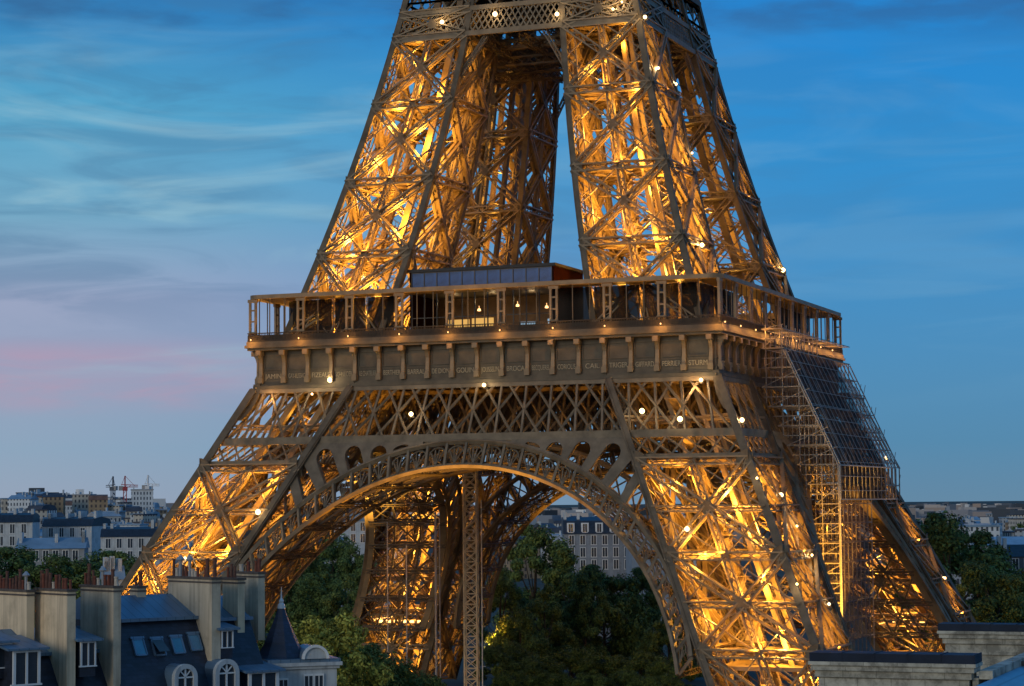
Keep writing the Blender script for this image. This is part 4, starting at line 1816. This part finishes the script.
def block(px, D, w, d, z_top, wallm, roofm, style, rz, label, group, ztop_is_px=None, name="apartment_building", rh=None, nch=None):
    """a building: walls (the thing itself), mansard or low roof, chimney walls"""
    base = at(px, 343, D)
    g = ground_z(D, px)
    if ztop_is_px is not None:
        z_top = at(px, ztop_is_px, D).z
    Hh = z_top - g
    rh = rh or (3.2 if style == 'mansard' else (2.4 if style == 'gable' else 0.7))
    hw_ = max(3, Hh - rh)
    m_ = MB()
    m_.box(-w / 2, 0, -2, w / 2, d, hw_)
    o = m_.build(name, wallm)
    o.location = (base.x, base.y, g)
    o.rotation_euler = (0, 0, YAW + rz)
    r = MB()
    e = .35
    if style == 'mansard':
        i1, i2 = 1.3, d * .5
        P = [(-w / 2 - .1, -e, hw_), (w / 2 + .1, -e, hw_), (w / 2 + .1, d + e, hw_), (-w / 2 - .1, d + e, hw_),
             (-w / 2 - .1, i1, hw_ + rh * .78), (w / 2 + .1, i1, hw_ + rh * .78), (w / 2 + .1, d - i1, hw_ + rh * .78), (-w / 2 - .1, d - i1, hw_ + rh * .78),
             (-w / 2 - .1, d / 2, hw_ + rh), (w / 2 + .1, d / 2, hw_ + rh)]
        F = [(0, 1, 5, 4), (2, 3, 7, 6), (4, 5, 9, 8), (6, 7, 8, 9), (1, 2, 6, 9, 5), (3, 0, 4, 8, 7), (3, 2, 1, 0)]
    elif style == 'gable':
        P = [(-w / 2 - e, -e, hw_), (w / 2 + e, -e, hw_), (w / 2 + e, d + e, hw_), (-w / 2 - e, d + e, hw_), (-w / 2 - e, d / 2, hw_ + rh), (w / 2 + e, d / 2, hw_ + rh)]
        F = [(0, 1, 5, 4), (2, 3, 4, 5), (1, 2, 5), (3, 0, 4), (3, 2, 1, 0)]
    else:
        P = [(-w / 2 - e, -e, hw_), (w / 2 + e, -e, hw_), (w / 2 + e, d + e, hw_), (-w / 2 - e, d + e, hw_)] + \
            [(-w / 2 - e, -e, hw_ + rh), (w / 2 + e, -e, hw_ + rh), (w / 2 + e, d + e, hw_ + rh), (-w / 2 - e, d + e, hw_ + rh)]
        F = [(0, 1, 5, 4), (1, 2, 6, 5), (2, 3, 7, 6), (3, 0, 4, 7), (4, 5, 6, 7), (3, 2, 1, 0)]
    r.v, r.f = P, F
    r.build("roof", roofm, o)
    nch = nch or (random.randint(1, 4) if style != 'flat' else random.randint(0, 3))
    for k in range(nch):
        c = MB()
        cx = random.choice((-w / 2 + .5, w / 2 - .5, random.uniform(-w * .4, w * .4)))
        c.box(cx - .35, d * .25, hw_ - 1, cx + .35, d * .25 + random.uniform(1.5, 4), hw_ + rh + random.uniform(.8, 2.0))
        c.build("chimney", WFAR[1] if False else PALE, o)
    tag(o, label, "building", group)
    return o, hw_


WIN_FR = MB()
for x0_, x1_, z0_, z1_ in ((-.62, -.5, -.1, 2.0), (.5, .62, -.1, 2.0), (-.5, .5, 1.88, 2.0), (-.7, .7, -.22, -.1), (-.05, .05, -.1, 1.88)):
    WIN_FR.box(x0_, -.09, z0_, x1_, .06, z1_)
WIN_PN = MB()
WIN_PN.box(-.5, -.03, -.1, .5, -.005, 1.88)
WHITE = mat("white_paint", (0.62, 0.66, 0.68), 0.6, 0.1, 1)
w_proto = None


def window(parent, x, y, z, rz=0.0, s=1.0, sz=None):
    global w_proto
    if w_proto is None:
        w_proto = WIN_FR.build("window", WHITE, parent)
        WIN_PN.build("pane", GLASSD, w_proto)
        o = w_proto
    else:
        o = w_proto.copy()
        COL.objects.link(o)
        c = w_proto.children[0].copy()
        COL.objects.link(c)
        c.parent = o
        o.parent = parent
    o.location = (x, y, z)
    o.rotation_euler = (0, 0, rz)
    o.scale = (s, 1, sz or s)
    return o


def detailed(px, D, w, d, ytop, wallm, roofm, style, rz, label, cols, rows, pitch=2.6, dormers=0, fh=3.1, rh=2.4):
    o, hw_ = block(px, D, w, d, 0, wallm, roofm, style, rz, label, None, ytop, "town_house", rh, 5)
    for r in range(rows):
        for c in range(cols):
            x = (c - (cols - 1) / 2) * pitch
            window(o, x, -.0, hw_ - 2.6 - r * fh, 0, 1.15)
    for c in range(dormers):
        x = (c - (dormers - 1) / 2) * w / dormers
        m_ = MB()
        m_.box(x - .95, -.1, hw_ + .15, x + .95, 2.2, hw_ + 2.75)
        dd = m_.build("dormer", WHITE, o)
        window(dd, x, -.12, hw_ + .5, 0, 1.05)
    return o


detailed(8, 560, 13, 11, 513, PALE, SLATE, 'mansard', .05, "white house with dark mansard roof at the left edge beyond the trees", 4, 3, 2.9)
detailed(68, 575, 14, 12, 517, PALE, SLATE, 'mansard', -.25, "white house with dark roof in the middle of the left houses", 4, 3, 3.0)
detailed(131, 545, 14.5, 11, 527, PALE, SLATE, 'mansard', .04, "white house under the tower's left leg with two rows of tall windows", 5, 2, 2.7)
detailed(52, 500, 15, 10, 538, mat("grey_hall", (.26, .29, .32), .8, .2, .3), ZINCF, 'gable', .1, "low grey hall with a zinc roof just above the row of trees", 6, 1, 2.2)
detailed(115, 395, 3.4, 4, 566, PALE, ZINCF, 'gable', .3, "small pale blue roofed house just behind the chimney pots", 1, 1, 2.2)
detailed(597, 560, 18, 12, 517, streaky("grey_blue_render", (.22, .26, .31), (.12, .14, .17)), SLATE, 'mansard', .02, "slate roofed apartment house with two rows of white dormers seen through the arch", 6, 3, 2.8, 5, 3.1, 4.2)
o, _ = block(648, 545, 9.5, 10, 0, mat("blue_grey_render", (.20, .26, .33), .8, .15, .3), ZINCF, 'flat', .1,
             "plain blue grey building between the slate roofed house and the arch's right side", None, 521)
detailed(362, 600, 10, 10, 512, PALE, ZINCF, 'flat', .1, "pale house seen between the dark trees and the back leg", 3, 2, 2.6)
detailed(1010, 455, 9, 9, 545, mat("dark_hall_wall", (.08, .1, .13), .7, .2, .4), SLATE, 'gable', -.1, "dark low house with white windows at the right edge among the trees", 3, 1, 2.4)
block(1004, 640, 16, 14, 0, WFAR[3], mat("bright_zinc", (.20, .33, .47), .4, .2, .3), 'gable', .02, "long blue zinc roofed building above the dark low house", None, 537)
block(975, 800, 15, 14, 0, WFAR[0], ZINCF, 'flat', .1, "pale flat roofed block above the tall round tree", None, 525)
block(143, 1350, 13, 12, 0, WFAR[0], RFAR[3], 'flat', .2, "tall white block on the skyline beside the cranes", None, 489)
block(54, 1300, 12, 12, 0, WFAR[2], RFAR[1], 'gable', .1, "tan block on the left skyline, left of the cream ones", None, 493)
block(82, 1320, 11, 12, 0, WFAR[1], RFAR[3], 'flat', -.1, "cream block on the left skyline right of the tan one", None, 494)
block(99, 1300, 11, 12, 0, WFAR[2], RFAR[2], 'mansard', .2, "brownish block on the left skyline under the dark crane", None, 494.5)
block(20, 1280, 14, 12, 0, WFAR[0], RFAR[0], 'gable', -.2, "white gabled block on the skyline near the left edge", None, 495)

rg = random.Random(5)
kinds = {0: "white", 1: "cream", 2: "tan", 3: "grey"}
shape = {'mansard': "mansard roofed", 'gable': "gabled", 'flat': "flat roofed"}


def scatter(n, pxa, pxb, Da, Db, where, hfun, group, power=1.0):
    for i in range(n):
        D = Da + (Db - Da) * rg.random() ** power
        px = rg.uniform(pxa, pxb)
        w = rg.uniform(6, 14)
        k = rg.choices((0, 1, 2, 3), (4, 3, 1.4, 2.5))[0]
        s = rg.choices(('mansard', 'gable', 'flat'), (3, 2.5, 3))[0]
        h = hfun(D, rg)
        block(px, D, w, rg.uniform(10, 15), ground_z(D, px) + h, WFAR[k], rg.choices(RFAR, (3, 3, .7, 1.5))[0], s, rg.uniform(-.6, .6),
              "small distant %s %s building %s" % (kinds[k], shape[s], where), group)


scatter(150, -70, 205, 600, 1750, "on the left hillside", lambda D, r: r.uniform(13, 21) + (4 if D < 800 else 0), "buildings on the left hillside", .9)
scatter(36, 520, 690, 640, 2200, "in the city seen through the arch", lambda D, r: r.uniform(14, 24), "buildings seen through the arch", 1.2)
scatter(12, 325, 395, 650, 1500, "left of the back leg", lambda D, r: r.uniform(15, 24), "buildings seen left of the back leg", 1.1)
scatter(95, 885, 1100, 700, 2600, "on the plain right of the tower", lambda D, r: r.uniform(11, 22), "buildings on the right plain", 1.1)

# the far city that reads as one mass
fc = MB()
for i in range(5200):
    D = 1800 + 6500 * rg.random() ** 1.3
    px = rg.uniform(-700, 1700)
    X = at(px, 343, D)
    g = 0
    w, d, h = rg.uniform(5, 18) * (1 + D / 6000), rg.uniform(6, 14), rg.triangular(8, 28, 14)
    if rg.random() < .03:
        h += rg.uniform(5, 14)
        w *= .7
    h -= max(0, (D - 4000) / 900)
    if px < 330 and D < 3600:
        g = 20 * min(1, (330 - px) / 250) * max(0, 1 - (D - 2400) / 3000)
    a = YAW + rg.uniform(-.7, .7)
    ca, sa = cos(a), sin(a)
    b0 = len(fc.v)
    for z in (g - 3, g + h):
        for x, y in ((-w / 2, 0), (w / 2, 0), (w / 2, d), (-w / 2, d)):
            fc.v.append((X.x + x * ca - y * sa, X.y + x * sa + y * ca, z))
    fc.f += [(b0 + 4, b0 + 5, b0 + 6, b0 + 7), (b0, b0 + 1, b0 + 5, b0 + 4), (b0 + 1, b0 + 2, b0 + 6, b0 + 5), (b0 + 2, b0 + 3, b0 + 7, b0 + 6), (b0 + 3, b0, b0 + 4, b0 + 7)]
FARM = bpy.data.materials.new("far_city")
FARM.use_nodes = True
_t = FARM.node_tree
_g = N(_t, 'ShaderNodeNewGeometry')
_c = ramp_n(_t, _g.outputs['Random Per Island'], [(0, (.03, .04, .05)), (.3, (.09, .11, .14)), (.55, (.22, .25, .3)), (.75, (.34, .27, .23)), (.88, (.55, .58, .6)), (1, (.8, .8, .78))])
_t.links.new(_c, _t.nodes['Principled BSDF'].inputs['Base Color'])
_t.nodes['Principled BSDF'].inputs['Roughness'].default_value = .9
o = fc.build("distant_city", FARM)
tag(o, "far rooftops of the city along the horizon", "city", None, "stuff")

# far green belts between the houses
for i, (px, py, D) in enumerate([(rg.uniform(885, 1060), 0, rg.uniform(700, 1500)) for _ in range(14)] + [(rg.uniform(-40, 190), 0, rg.uniform(640, 1500)) for _ in range(9)] + [(rg.uniform(540, 680), 0, rg.uniform(640, 1100)) for _ in range(5)]):
    t = tree((0, 1, 4)[i % 3], px, 500, D, "small dark tree between the distant houses", "trees among the distant houses", 1.0)
    s = rg.uniform(.5, .75)
    t.scale = (s, s, s)

# tower cranes on the left skyline
def crane(px, py, D, jib, col, label, ang):
    X = at(px, py, D)
    g = ground_z(D, px)
    r = tag(empty("tower_crane", (X.x, X.y, g), YAW + ang), label, "crane")
    H = X.z - g
    m_ = MB()
    for sx in (-.9, .9):
        for sy in (-.9, .9):
            m_.bar((sx, sy, 0), (sx, sy, H), .5, .5)
    for k in range(int(H / 3)):
        m_.bar((-.9, -.9, k * 3), (.9, -.9, k * 3 + 3), .3, .3)
    m_.build("mast", col, r)
    j = MB()
    for z in (0, 1.5):
        j.bar((-jib * .3, 0, H + z), (jib, 0, H + z * .7), .5, .5)
    for k in range(int(jib / 2.5)):
        j.bar((k * 2.5, 0, H), (k * 2.5 + 1.25, 0, H + 1.3), .25, .25)
    j.bar((0, 0, H + 7), (jib * .7, 0, H + 1), .22, .22)
    j.bar((0, 0, H + 7), (-jib * .28, 0, H + 1), .22, .22)
    j.bar((0, 0, H), (0, 0, H + 7), .8, .8)
    j.build("jib", col, r)
    c = MB()
    c.box(-jib * .3 - 1.5, -1, H - 2.2, -jib * .3 + 1.5, 1, H + .6)
    c.build("counterweight", mat("crane_counterweight", (.3, .3, .3), .8, .2, 1), r)
    k = MB()
    k.box(-1.4, -1.6, H - 2.4, 1.6, 1.6, H - .1)
    k.build("cab", col, r)


CRED = mat("crane_red", (.34, .05, .06), .5, .1, 1)
CWHT = mat("crane_white", (.6, .63, .66), .5, .1, 1)
CDRK = mat("crane_dark", (.08, .1, .13), .5, .1, 1)
crane(125, 487, 1380, 8, CRED, "red tower crane on the left skyline", .15)
crane(148, 486, 1420, 8, CWHT, "white tower crane on the left skyline beside the tall block", -.3)
crane(113, 487, 1450, 6, CDRK, "dark small tower crane left of the red crane", 2.6)

# ------------------------------------------------------------------ rooftops in front, left
FA = radians(40)
X0_ = (150 - 512) / FPX * 130
Y0_ = 130.0
FO = CAM + R0 * X0_ + DH * Y0_


def UPX(px, v):
    k = (px - 512) / FPX
    return (k * (Y0_ + cos(FA) * v) - X0_ + sin(FA) * v) / (cos(FA) - sin(FA) * k)


def ZPX(px, py, v):
    u = UPX(px, v)
    Yd = Y0_ + sin(FA) * u + cos(FA) * v
    return at(px, py, Yd).z


CHIM = streaky("chimney_render", (0.66, 0.54, 0.37), (0.32, 0.265, 0.19))
CHIM2 = streaky("grey_chimney_render", (0.52, 0.455, 0.34), (0.22, 0.195, 0.155))
CAPM = mat("chimney_cap", (0.10, 0.085, 0.075), 0.9, 0.3, 2)
POTM = [mat("terracotta", (0.17, 0.06, 0.04), 0.85, 0.35, 3), mat("brown_pot", (0.12, 0.06, 0.045), 0.85, 0.35, 3), mat("pale_pot", (0.5, 0.45, 0.38), 0.85, 0.3, 3),
        mat("zinc_cowl", (.32, .34, .36), .45, .2, 2, metal=.4)]
pot_protos = []
for i, pr in enumerate(([(.11, 0), (.095, .55), (.12, .57), (.12, .66), (.07, .66)], [(.12, 0), (.085, .8), (.11, .82), (.11, .92), (.07, .92)], [(.13, 0), (.11, .34), (.14, .36), (.14, .44), (.08, .44)],
                        [(.1, 0), (.1, .9), (.24, .92), (.26, 1.0), (.05, 1.25)])):
    m_ = MB()
    m_.lathe((0, 0, 0), pr, 10)
    pot_protos.append(m_)
pot_first = {}


def pot(parent, x, y, z, k):
    key = k
    if key not in pot_first:
        o = pot_protos[k].build("chimney_pot", POTM[k], parent, False)
        pot_first[key] = o
    else:
        o = pot_first[key].copy()
        COL.objects.link(o)
        o.parent = parent
    s = random.uniform(.8, 1.15)
    o.scale = (s, s, s * random.uniform(.85, 1.25))
    o.location = (x, y, z)
    return o


def house(label):
    return tag(empty("mansard_house", (FO.x, FO.y, 0), YAW + FA), label, "house")


def stack(hs, px_left, px_right, v0, thick, py_top, py_bot, m, nrow=1, pots=True):
    """chimney wall: its end (towards the street) has its corner at px_right, its far end shows at px_left"""
    u = UPX(px_right, v0) - thick / 2
    # length so that the broad side reaches px_left
    v1 = v0 + .5
    while UPX(px_left, v1) < u - thick / 2 and v1 < v0 + 12:
        v1 += .05
    zt, zb = ZPX(px_right, py_top, v0), ZPX(px_right, py_bot, v0)
    b = MB()
    b.box(u - thick / 2, v0, zb, u + thick / 2, v1, zt)
    o = b.build("chimney", m, hs)
    c = MB()
    c.box(u - thick / 2 - .08, v0 - .08, zt + .002, u + thick / 2 + .08, v1 + .08, zt + .14)
    c.box(u - thick / 2 - .04, v0 - .04, zt - .22, u + thick / 2 + .04, v1 + .04, zt - .12)
    c.build("cap", CAPM, o)
    if pots:
        n = int((v1 - v0) / .36)
        for k in range(n):
            if random.random() < .06:
                continue
            pot(o, u + random.uniform(-.05, .05), v0 + .2 + k * (v1 - v0 - .4) / max(1, n - 1), zt + .14,
                random.choices((0, 1, 2, 3), (5, 4, 2, .7))[0])
    return o


ZE, ZT, VT = 22.2, 27.1, 2.7       # eaves, top of the steep slope, its depth


def shell(hs, u0, u1, wallm=STONE, zt=ZT, ze=ZE):
    b = MB()
    b.box(u0, 0.1, 0, u1, 11, ze)
    b.build("wall", wallm, hs)
    b = MB()
    b.prism([(u0, -.05, ze), (u0, VT, zt), (u0, 11 - VT, zt), (u0, 11, ze)], (u1 - u0, 0, 0))
    rf_ = fix_normals(b.build("slate_slope", SLATE, hs))
    b = MB()
    b.prism([(u0 - .05, VT - .25, zt + .02), (u0 - .05, 5.5, zt + 1.35), (u0 - .05, 11 - VT + .25, zt + .02)], (u1 - u0 + .1, 0, 0))
    fix_normals(b.build("zinc_top", ZINC, hs))
    b = MB()
    b.box(u0 - .04, VT - .42, zt - .1, u1 + .04, VT - .2, zt + .1)
    b.build("zinc_edging", ZINC, hs)
    b = MB()
    b.box(u0, -.45, ze - .3, u1, 0.0, ze - .02)
    b.build("gutter", ZINC, hs)


def flat_dormer(hs, px, py_top, py_bot, v, w, roof_w=.35):
    u = UPX(px, v)
    zt, zb = ZPX(px, py_top, v), ZPX(px, py_bot, v)
    b = MB()
    b.box(u - w / 2, v, zb - .6, u + w / 2, v + 2.4, zt)
    o = b.build("dormer", SLATE, hs)
    r = MB()
    r.prism([(u - w / 2 - roof_w, v - .35, zt + .002), (u + w / 2 + roof_w, v - .35, zt + .002), (u + w / 2 + roof_w, v + 3.2, zt + .55), (u - w / 2 - roof_w, v + 3.2, zt + .55)], (0, 0, .12))
    fix_normals(r.build("dormer_roof", ZINC, o))
    h_ = zt - zb - .12
    window(o, u, v - .03, zb + .1, 0, w * .8, h_ / 2.0)
    return o


def arch_dormer(hs, px, py_top, v, w, depth=2.0, m=None):
    u = UPX(px, v)
    zt = ZPX(px, py_top, v)
    r = w / 2
    zc = zt - r
    m = m or STONE_L
    def half(rad, n=14):
        return [(u + rad * cos(pi * k / n), zc + rad * sin(pi * k / n)) for k in range(n + 1)]
    b = MB()
    bt = zc - 1.9
    outp = [(u + r, bt)] + half(r) + [(u - r, bt)]
    inn = [(u + r * .66, bt)] + half(r * .66) + [(u - r * .66, bt)]
    nn = len(outp)
    b0 = 0
    for vv in (v, v + .3):
        b.v += [(x, vv, z) for x, z in outp] + [(x, vv, z) for x, z in inn]
    for k in range(nn - 1):
        o1, o2, i1, i2 = k, k + 1, nn + k, nn + k + 1
        s_ = 2 * nn
        b.f += [(o1, o2, i2, i1), (s_ + o2, s_ + o1, s_ + i1, s_ + i2), (o2, o1, s_ + o1, s_ + o2), (i1, i2, s_ + i2, s_ + i1)]
    o = fix_normals(b.build("arched_dormer", m, hs))
    b = MB()
    b.prism([(x, v + .301, z) for x, z in [(u + r * .96, bt)] + [(u + (x - u) * .96, zc + (z - zc) * .96) for x, z in half(r)] + [(u - r * .96, bt)]], (0, depth, 0))
    fix_normals(b.build("barrel_roof", ZINC, o))
    b = MB()
    b.prism([(x, v + .16, z) for x, z in [(u + r * .67, bt)] + half(r * .67) + [(u - r * .67, bt)]], (0, .05, 0))
    p = fix_normals(b.build("pane", GLASSD, o))
    b = MB()
    b.box(u - .05, v + .08, bt, u + .05, v + .17, zc + r * .66)
    b.box(u - r * .66, v + .08, zc - .04, u + r * .66, v + .165, zc + .05)
    b.bar((u, v + .1, zc + .05), (u + r * .42, v + .1, zc + r * .48), .07, .05)
    b.bar((u, v + .1, zc + .05), (u - r * .42, v + .1, zc + r * .48), .07, .05)
    b.build("glazing_bars", WHITE, o)
    return o


STONE_L = streaky("blue_white_stone", (0.42, 0.47, 0.50), (0.20, 0.23, 0.26), .8)
hA = house("left house with tall cream chimney walls crowded with red chimney pots")
hB = house("middle house with dark slate slope, skylights and two round arched dormers")
hC = house("right house with a small white dormer between two grey chimney walls")
uB, uC, uD = UPX(121, .6), UPX(219, .8), UPX(268, .5)
shell(hA, -22, uB - .02, STONE, 25.4, 21.4)
shell(hB, uB + .02, uC - .02)
shell(hC, uC + .02, uD, STONE, 26.9)
stack(hA, -12, 35, 3.6, .5, 592, 700, CHIM)
stack(hA, 36, 76, .5, .55, 591.5, 720, CHIM)
stack(hA, 81, 121, .7, .5, 588, 700, CHIM2)
stack(hB, 130, 146, 5.2, .6, 588, 615, CHIM2)
stack(hB, 168, 220, .8, .62, 579.5, 665, CHIM2)
stack(hC, 222, 244, 2.2, .5, 580, 650, CHIM)
stack(hC, 236, 264, 3.2, .5, 574, 640, CHIM2)
flat_dormer(hA, 27, 650, 684, -.1, 1.7, .45)
flat_dormer(hA, 88, 641, 666, .5, 1.0)
flat_dormer(hC, 226, 630, 648, .9, .85)
flat_dormer(hC, 262, 672, 690, -.2, 2.2, .35)
flat_dormer(hA, -2, 643, 668, .9, 1.8)
# skylights on the slate slope
sl = Vector((0, VT + .05, ZT - ZE)).normalized()
nrm = Vector((0, -sl.z, sl.y))
for px, py, open_ in ((139, 648, 0), (158, 648, 1), (177, 646, 0), (194, 643, 0)):
    v = 1.2
    for _ in range(20):
        z = ZPX(px, py, v)
        v = (z - ZE) / (ZT - ZE) * (VT + .05) - .05
    c = Vector((UPX(px, v), v, z))
    b = MB()
    sx = Vector((1, 0, 0))
    w2, l2 = .36, .52
    for a, c2 in (((-w2, -l2), (w2, -l2)), ((w2, -l2), (w2, l2)), ((w2, l2), (-w2, l2)), ((-w2, l2), (-w2, -l2))):
        b.bar(c + sx * a[0] + sl * a[1] + nrm * .06, c + sx * c2[0] + sl * c2[1] + nrm * .06, .1, .16, nrm)
    b.bar(c + sx * (-w2 - .1) + sl * (l2 + .1) + nrm * .1, c + sx * (w2 + .1) + sl * (l2 + .1) + nrm * .1, .14, .1, nrm)
    o = b.build("skylight", ZINC, hB)
    p = MB()
    tilt = nrm * (.5 if open_ else 0)
    q = [c + sx * -w2 - sl * l2 + nrm * .08 + tilt, c + sx * w2 - sl * l2 + nrm * .08 + tilt, c + sx * w2 + sl * l2 + nrm * .08, c + sx * -w2 + sl * l2 + nrm * .08]
    p.prism(q, tuple(nrm * .03))
    fix_normals(p.build("pane", mat("sky_blue_glass", (.05, .20, .33), .05, .3, .8, spec=1.0) if px == 139 else (GLASSD if open_ else bpy.data.materials["sky_blue_glass"]), o))
arch_dormer(hB, 186, 664, -.3, 1.6)
arch_dormer(hB, 227, 659, -.3, 1.7)

# corner pavilion with its pointed turret
tp = at(284, 650, 139)
tr_ = tag(empty("turret_house", (tp.x, tp.y, 0), YAW + radians(18)), "pale stone corner house with a pointed dark slate turret and lead finial", "house")
b = MB()
b.box(-1.2, -1.6, 0, 3.0, 6, 23.9)
b.build("wall", STONE_L, tr_)
b = MB()
b.box(-1.5, -1.9, 23.9, 3.3, 6.2, 24.12)
b.box(-1.35, -1.75, 23.72, 3.15, 6.1, 23.9)
b.build("cornice", STONE_L, tr_)
b = MB()
b.prism([(-1.4, -1.8, 24.125), (3.2, -1.8, 24.125), (3.2, 6, 24.125), (-1.4, 6, 24.125)], (0, 0, .2))
b.build("zinc_ledge", ZINC, tr_)
za = at(284, 603, 139).z
b = MB()
b.lathe((-.1, .3, 0), [(1.62, 24.33), (1.5, 24.5), (1.12, 25.2), (.72, 26.1), (.36, 27.0), (.13, za - .1), (.05, za)], 8)
b.build("turret_roof", slates("dark_blue_slate", (.016, .030, .075)), tr_)
b = MB()
b.lathe((-.1, .3, 0), [(.26, za - .35), (.22, za - .1), (.12, za), (.16, za + .12), (.06, za + .3), (.02, za + 1.0)], 8)
b.build("finial", mat("pale_lead", (.42, .5, .55), .4, .15, 2), tr_)
m_ = MB()
r = .78
oc = []
uc, zc = 1.55, 24.35
prof_o = [(uc + r * cos(pi * k / 14), zc + r * sin(pi * k / 14)) for k in range(15)]
m_.prism([(x, -2.02, z) for x, z in prof_o], (0, .25, 0))
pd = fix_normals(m_.build("round_pediment", STONE_L, tr_))
m_ = MB()
m_.prism([(uc + (x - uc) * .97, -1.765, zc + (z - zc) * .97) for x, z in prof_o], (0, 2.6, 0))
fix_normals(m_.build("barrel_roof", ZINC, pd))
m_ = MB()
for k in range(14):
    a0, a1 = pi * k / 14, pi * (k + 1) / 14
    m_.bar((uc + r * cos(a0), -2.04, zc + r * sin(a0)), (uc + r * cos(a1), -2.04, zc + r * sin(a1)), .16, .2)
m_.build("moulding", WHITE, pd)
for x in (1.2, 1.85):
    window(tr_, x, -1.62, 21.4, 0, .5, 1.0)
window(tr_, -.4, -1.62, 21.2, 0, .5, 1.0)

# ------------------------------------------------------------------ parapets in front, right
RA = YAW + atan2(-.378, .926)
RP = CAM + R0 * 18.7 + DH * 90.0
PST = masonry("weathered_parapet_stone", (0.50, 0.50, 0.43), (0.2, 0.2, 0.17), 1.4, .5, .25, .9, .6)
COPE = mat("dark_zinc_coping", (.014, .024, .045), .6, .3, .8, spec=.12)
ROOFB = seamed("sky_toned_zinc_sheet", (0.13, 0.27, 0.39), 1.1, .2, .4, .1)  # blue of the reflected sky put into the sheet colour
pr_ = tag(empty("stone_attic_building", (RP.x, RP.y, 0), RA), "classical stone roof with two dark capped parapets and a blue zinc slope", "building")
z0_ = 27.55


def parapet(x0, x1, y, name):
    b = MB()
    b.box(x0, y, 10, x1, y + .9, z0_ - 1.0)
    b.box(x0 - .08, y - .08, z0_ - 1.55, x1 + .08, y + .98, z0_ - 1.4)
    o = b.build(name, PST, pr_)
    b = MB()
    b.box(x0 - .12, y - .12, z0_ - 1.0, x1 + .12, y + 1.02, z0_ - .72)
    b.box(x0 - .26, y - .26, z0_ - .72, x1 + .26, y + 1.16, z0_ - .5)
    b.box(x0 - .34, y - .34, z0_ - .5, x1 + .34, y + 1.24, z0_ - .36)
    b.build("cornice", PST, o)
    b = MB()
    n = max(2, int((x1 - x0) / 1.25))
    for k in range(n):
        a, c = x0 - .3 + (x1 - x0 + .6) * k / n, x0 - .3 + (x1 - x0 + .6) * (k + 1) / n
        b.box(a + .006, y - .3, z0_ - .358, c - .006, y + 1.2, z0_)
        b.box(c - .02, y - .32, z0_ - .34, c + .02, y + 1.22, z0_ + .03)
    b.build("coping", COPE, o)
    return o


parapet(-6.55, -.3, 0, "parapet")
parapet(-5.7, 9.5, 22.5, "parapet")
b = MB()
b.box(.05, 0.3, 26.55, .6, 22.1, 26.9)
b.box(-.2, 0.2, 26.2, .04, 22.1, 26.6)
b.build("ledge", PST, pr_)
b = MB()
b.prism([(.62, -6, 26.6), (.62, 22.1, 26.6), (11, 22.1, 24.2), (11, -6, 24.2)], (0, 0, -.3))
fix_normals(b.build("zinc_slope", ROOFB, pr_))
b = MB()
b.box(-6.4, 1.0, 0, .02, 22.4, 23.0)
b.box(.05, -6, 0, 11, 22.1, 23.6)
b.build("wall", PST, pr_)
cx = at(1030, 660, 97)
cb = MB()
cb.box(-.55, -.5, 20, .9, 1.2, 26.6)
o = cb.build("chimney", STONE_L, pr_)
loc = Matrix.Rotation(-RA, 3, 'Z') @ Vector((cx.x - RP.x, cx.y - RP.y, 0))
o.location = loc
cb = MB()
cb.box(-.65, -.6, 26.6, 1.0, 1.3, 26.8)
cb.build("cap", CAPM, o)
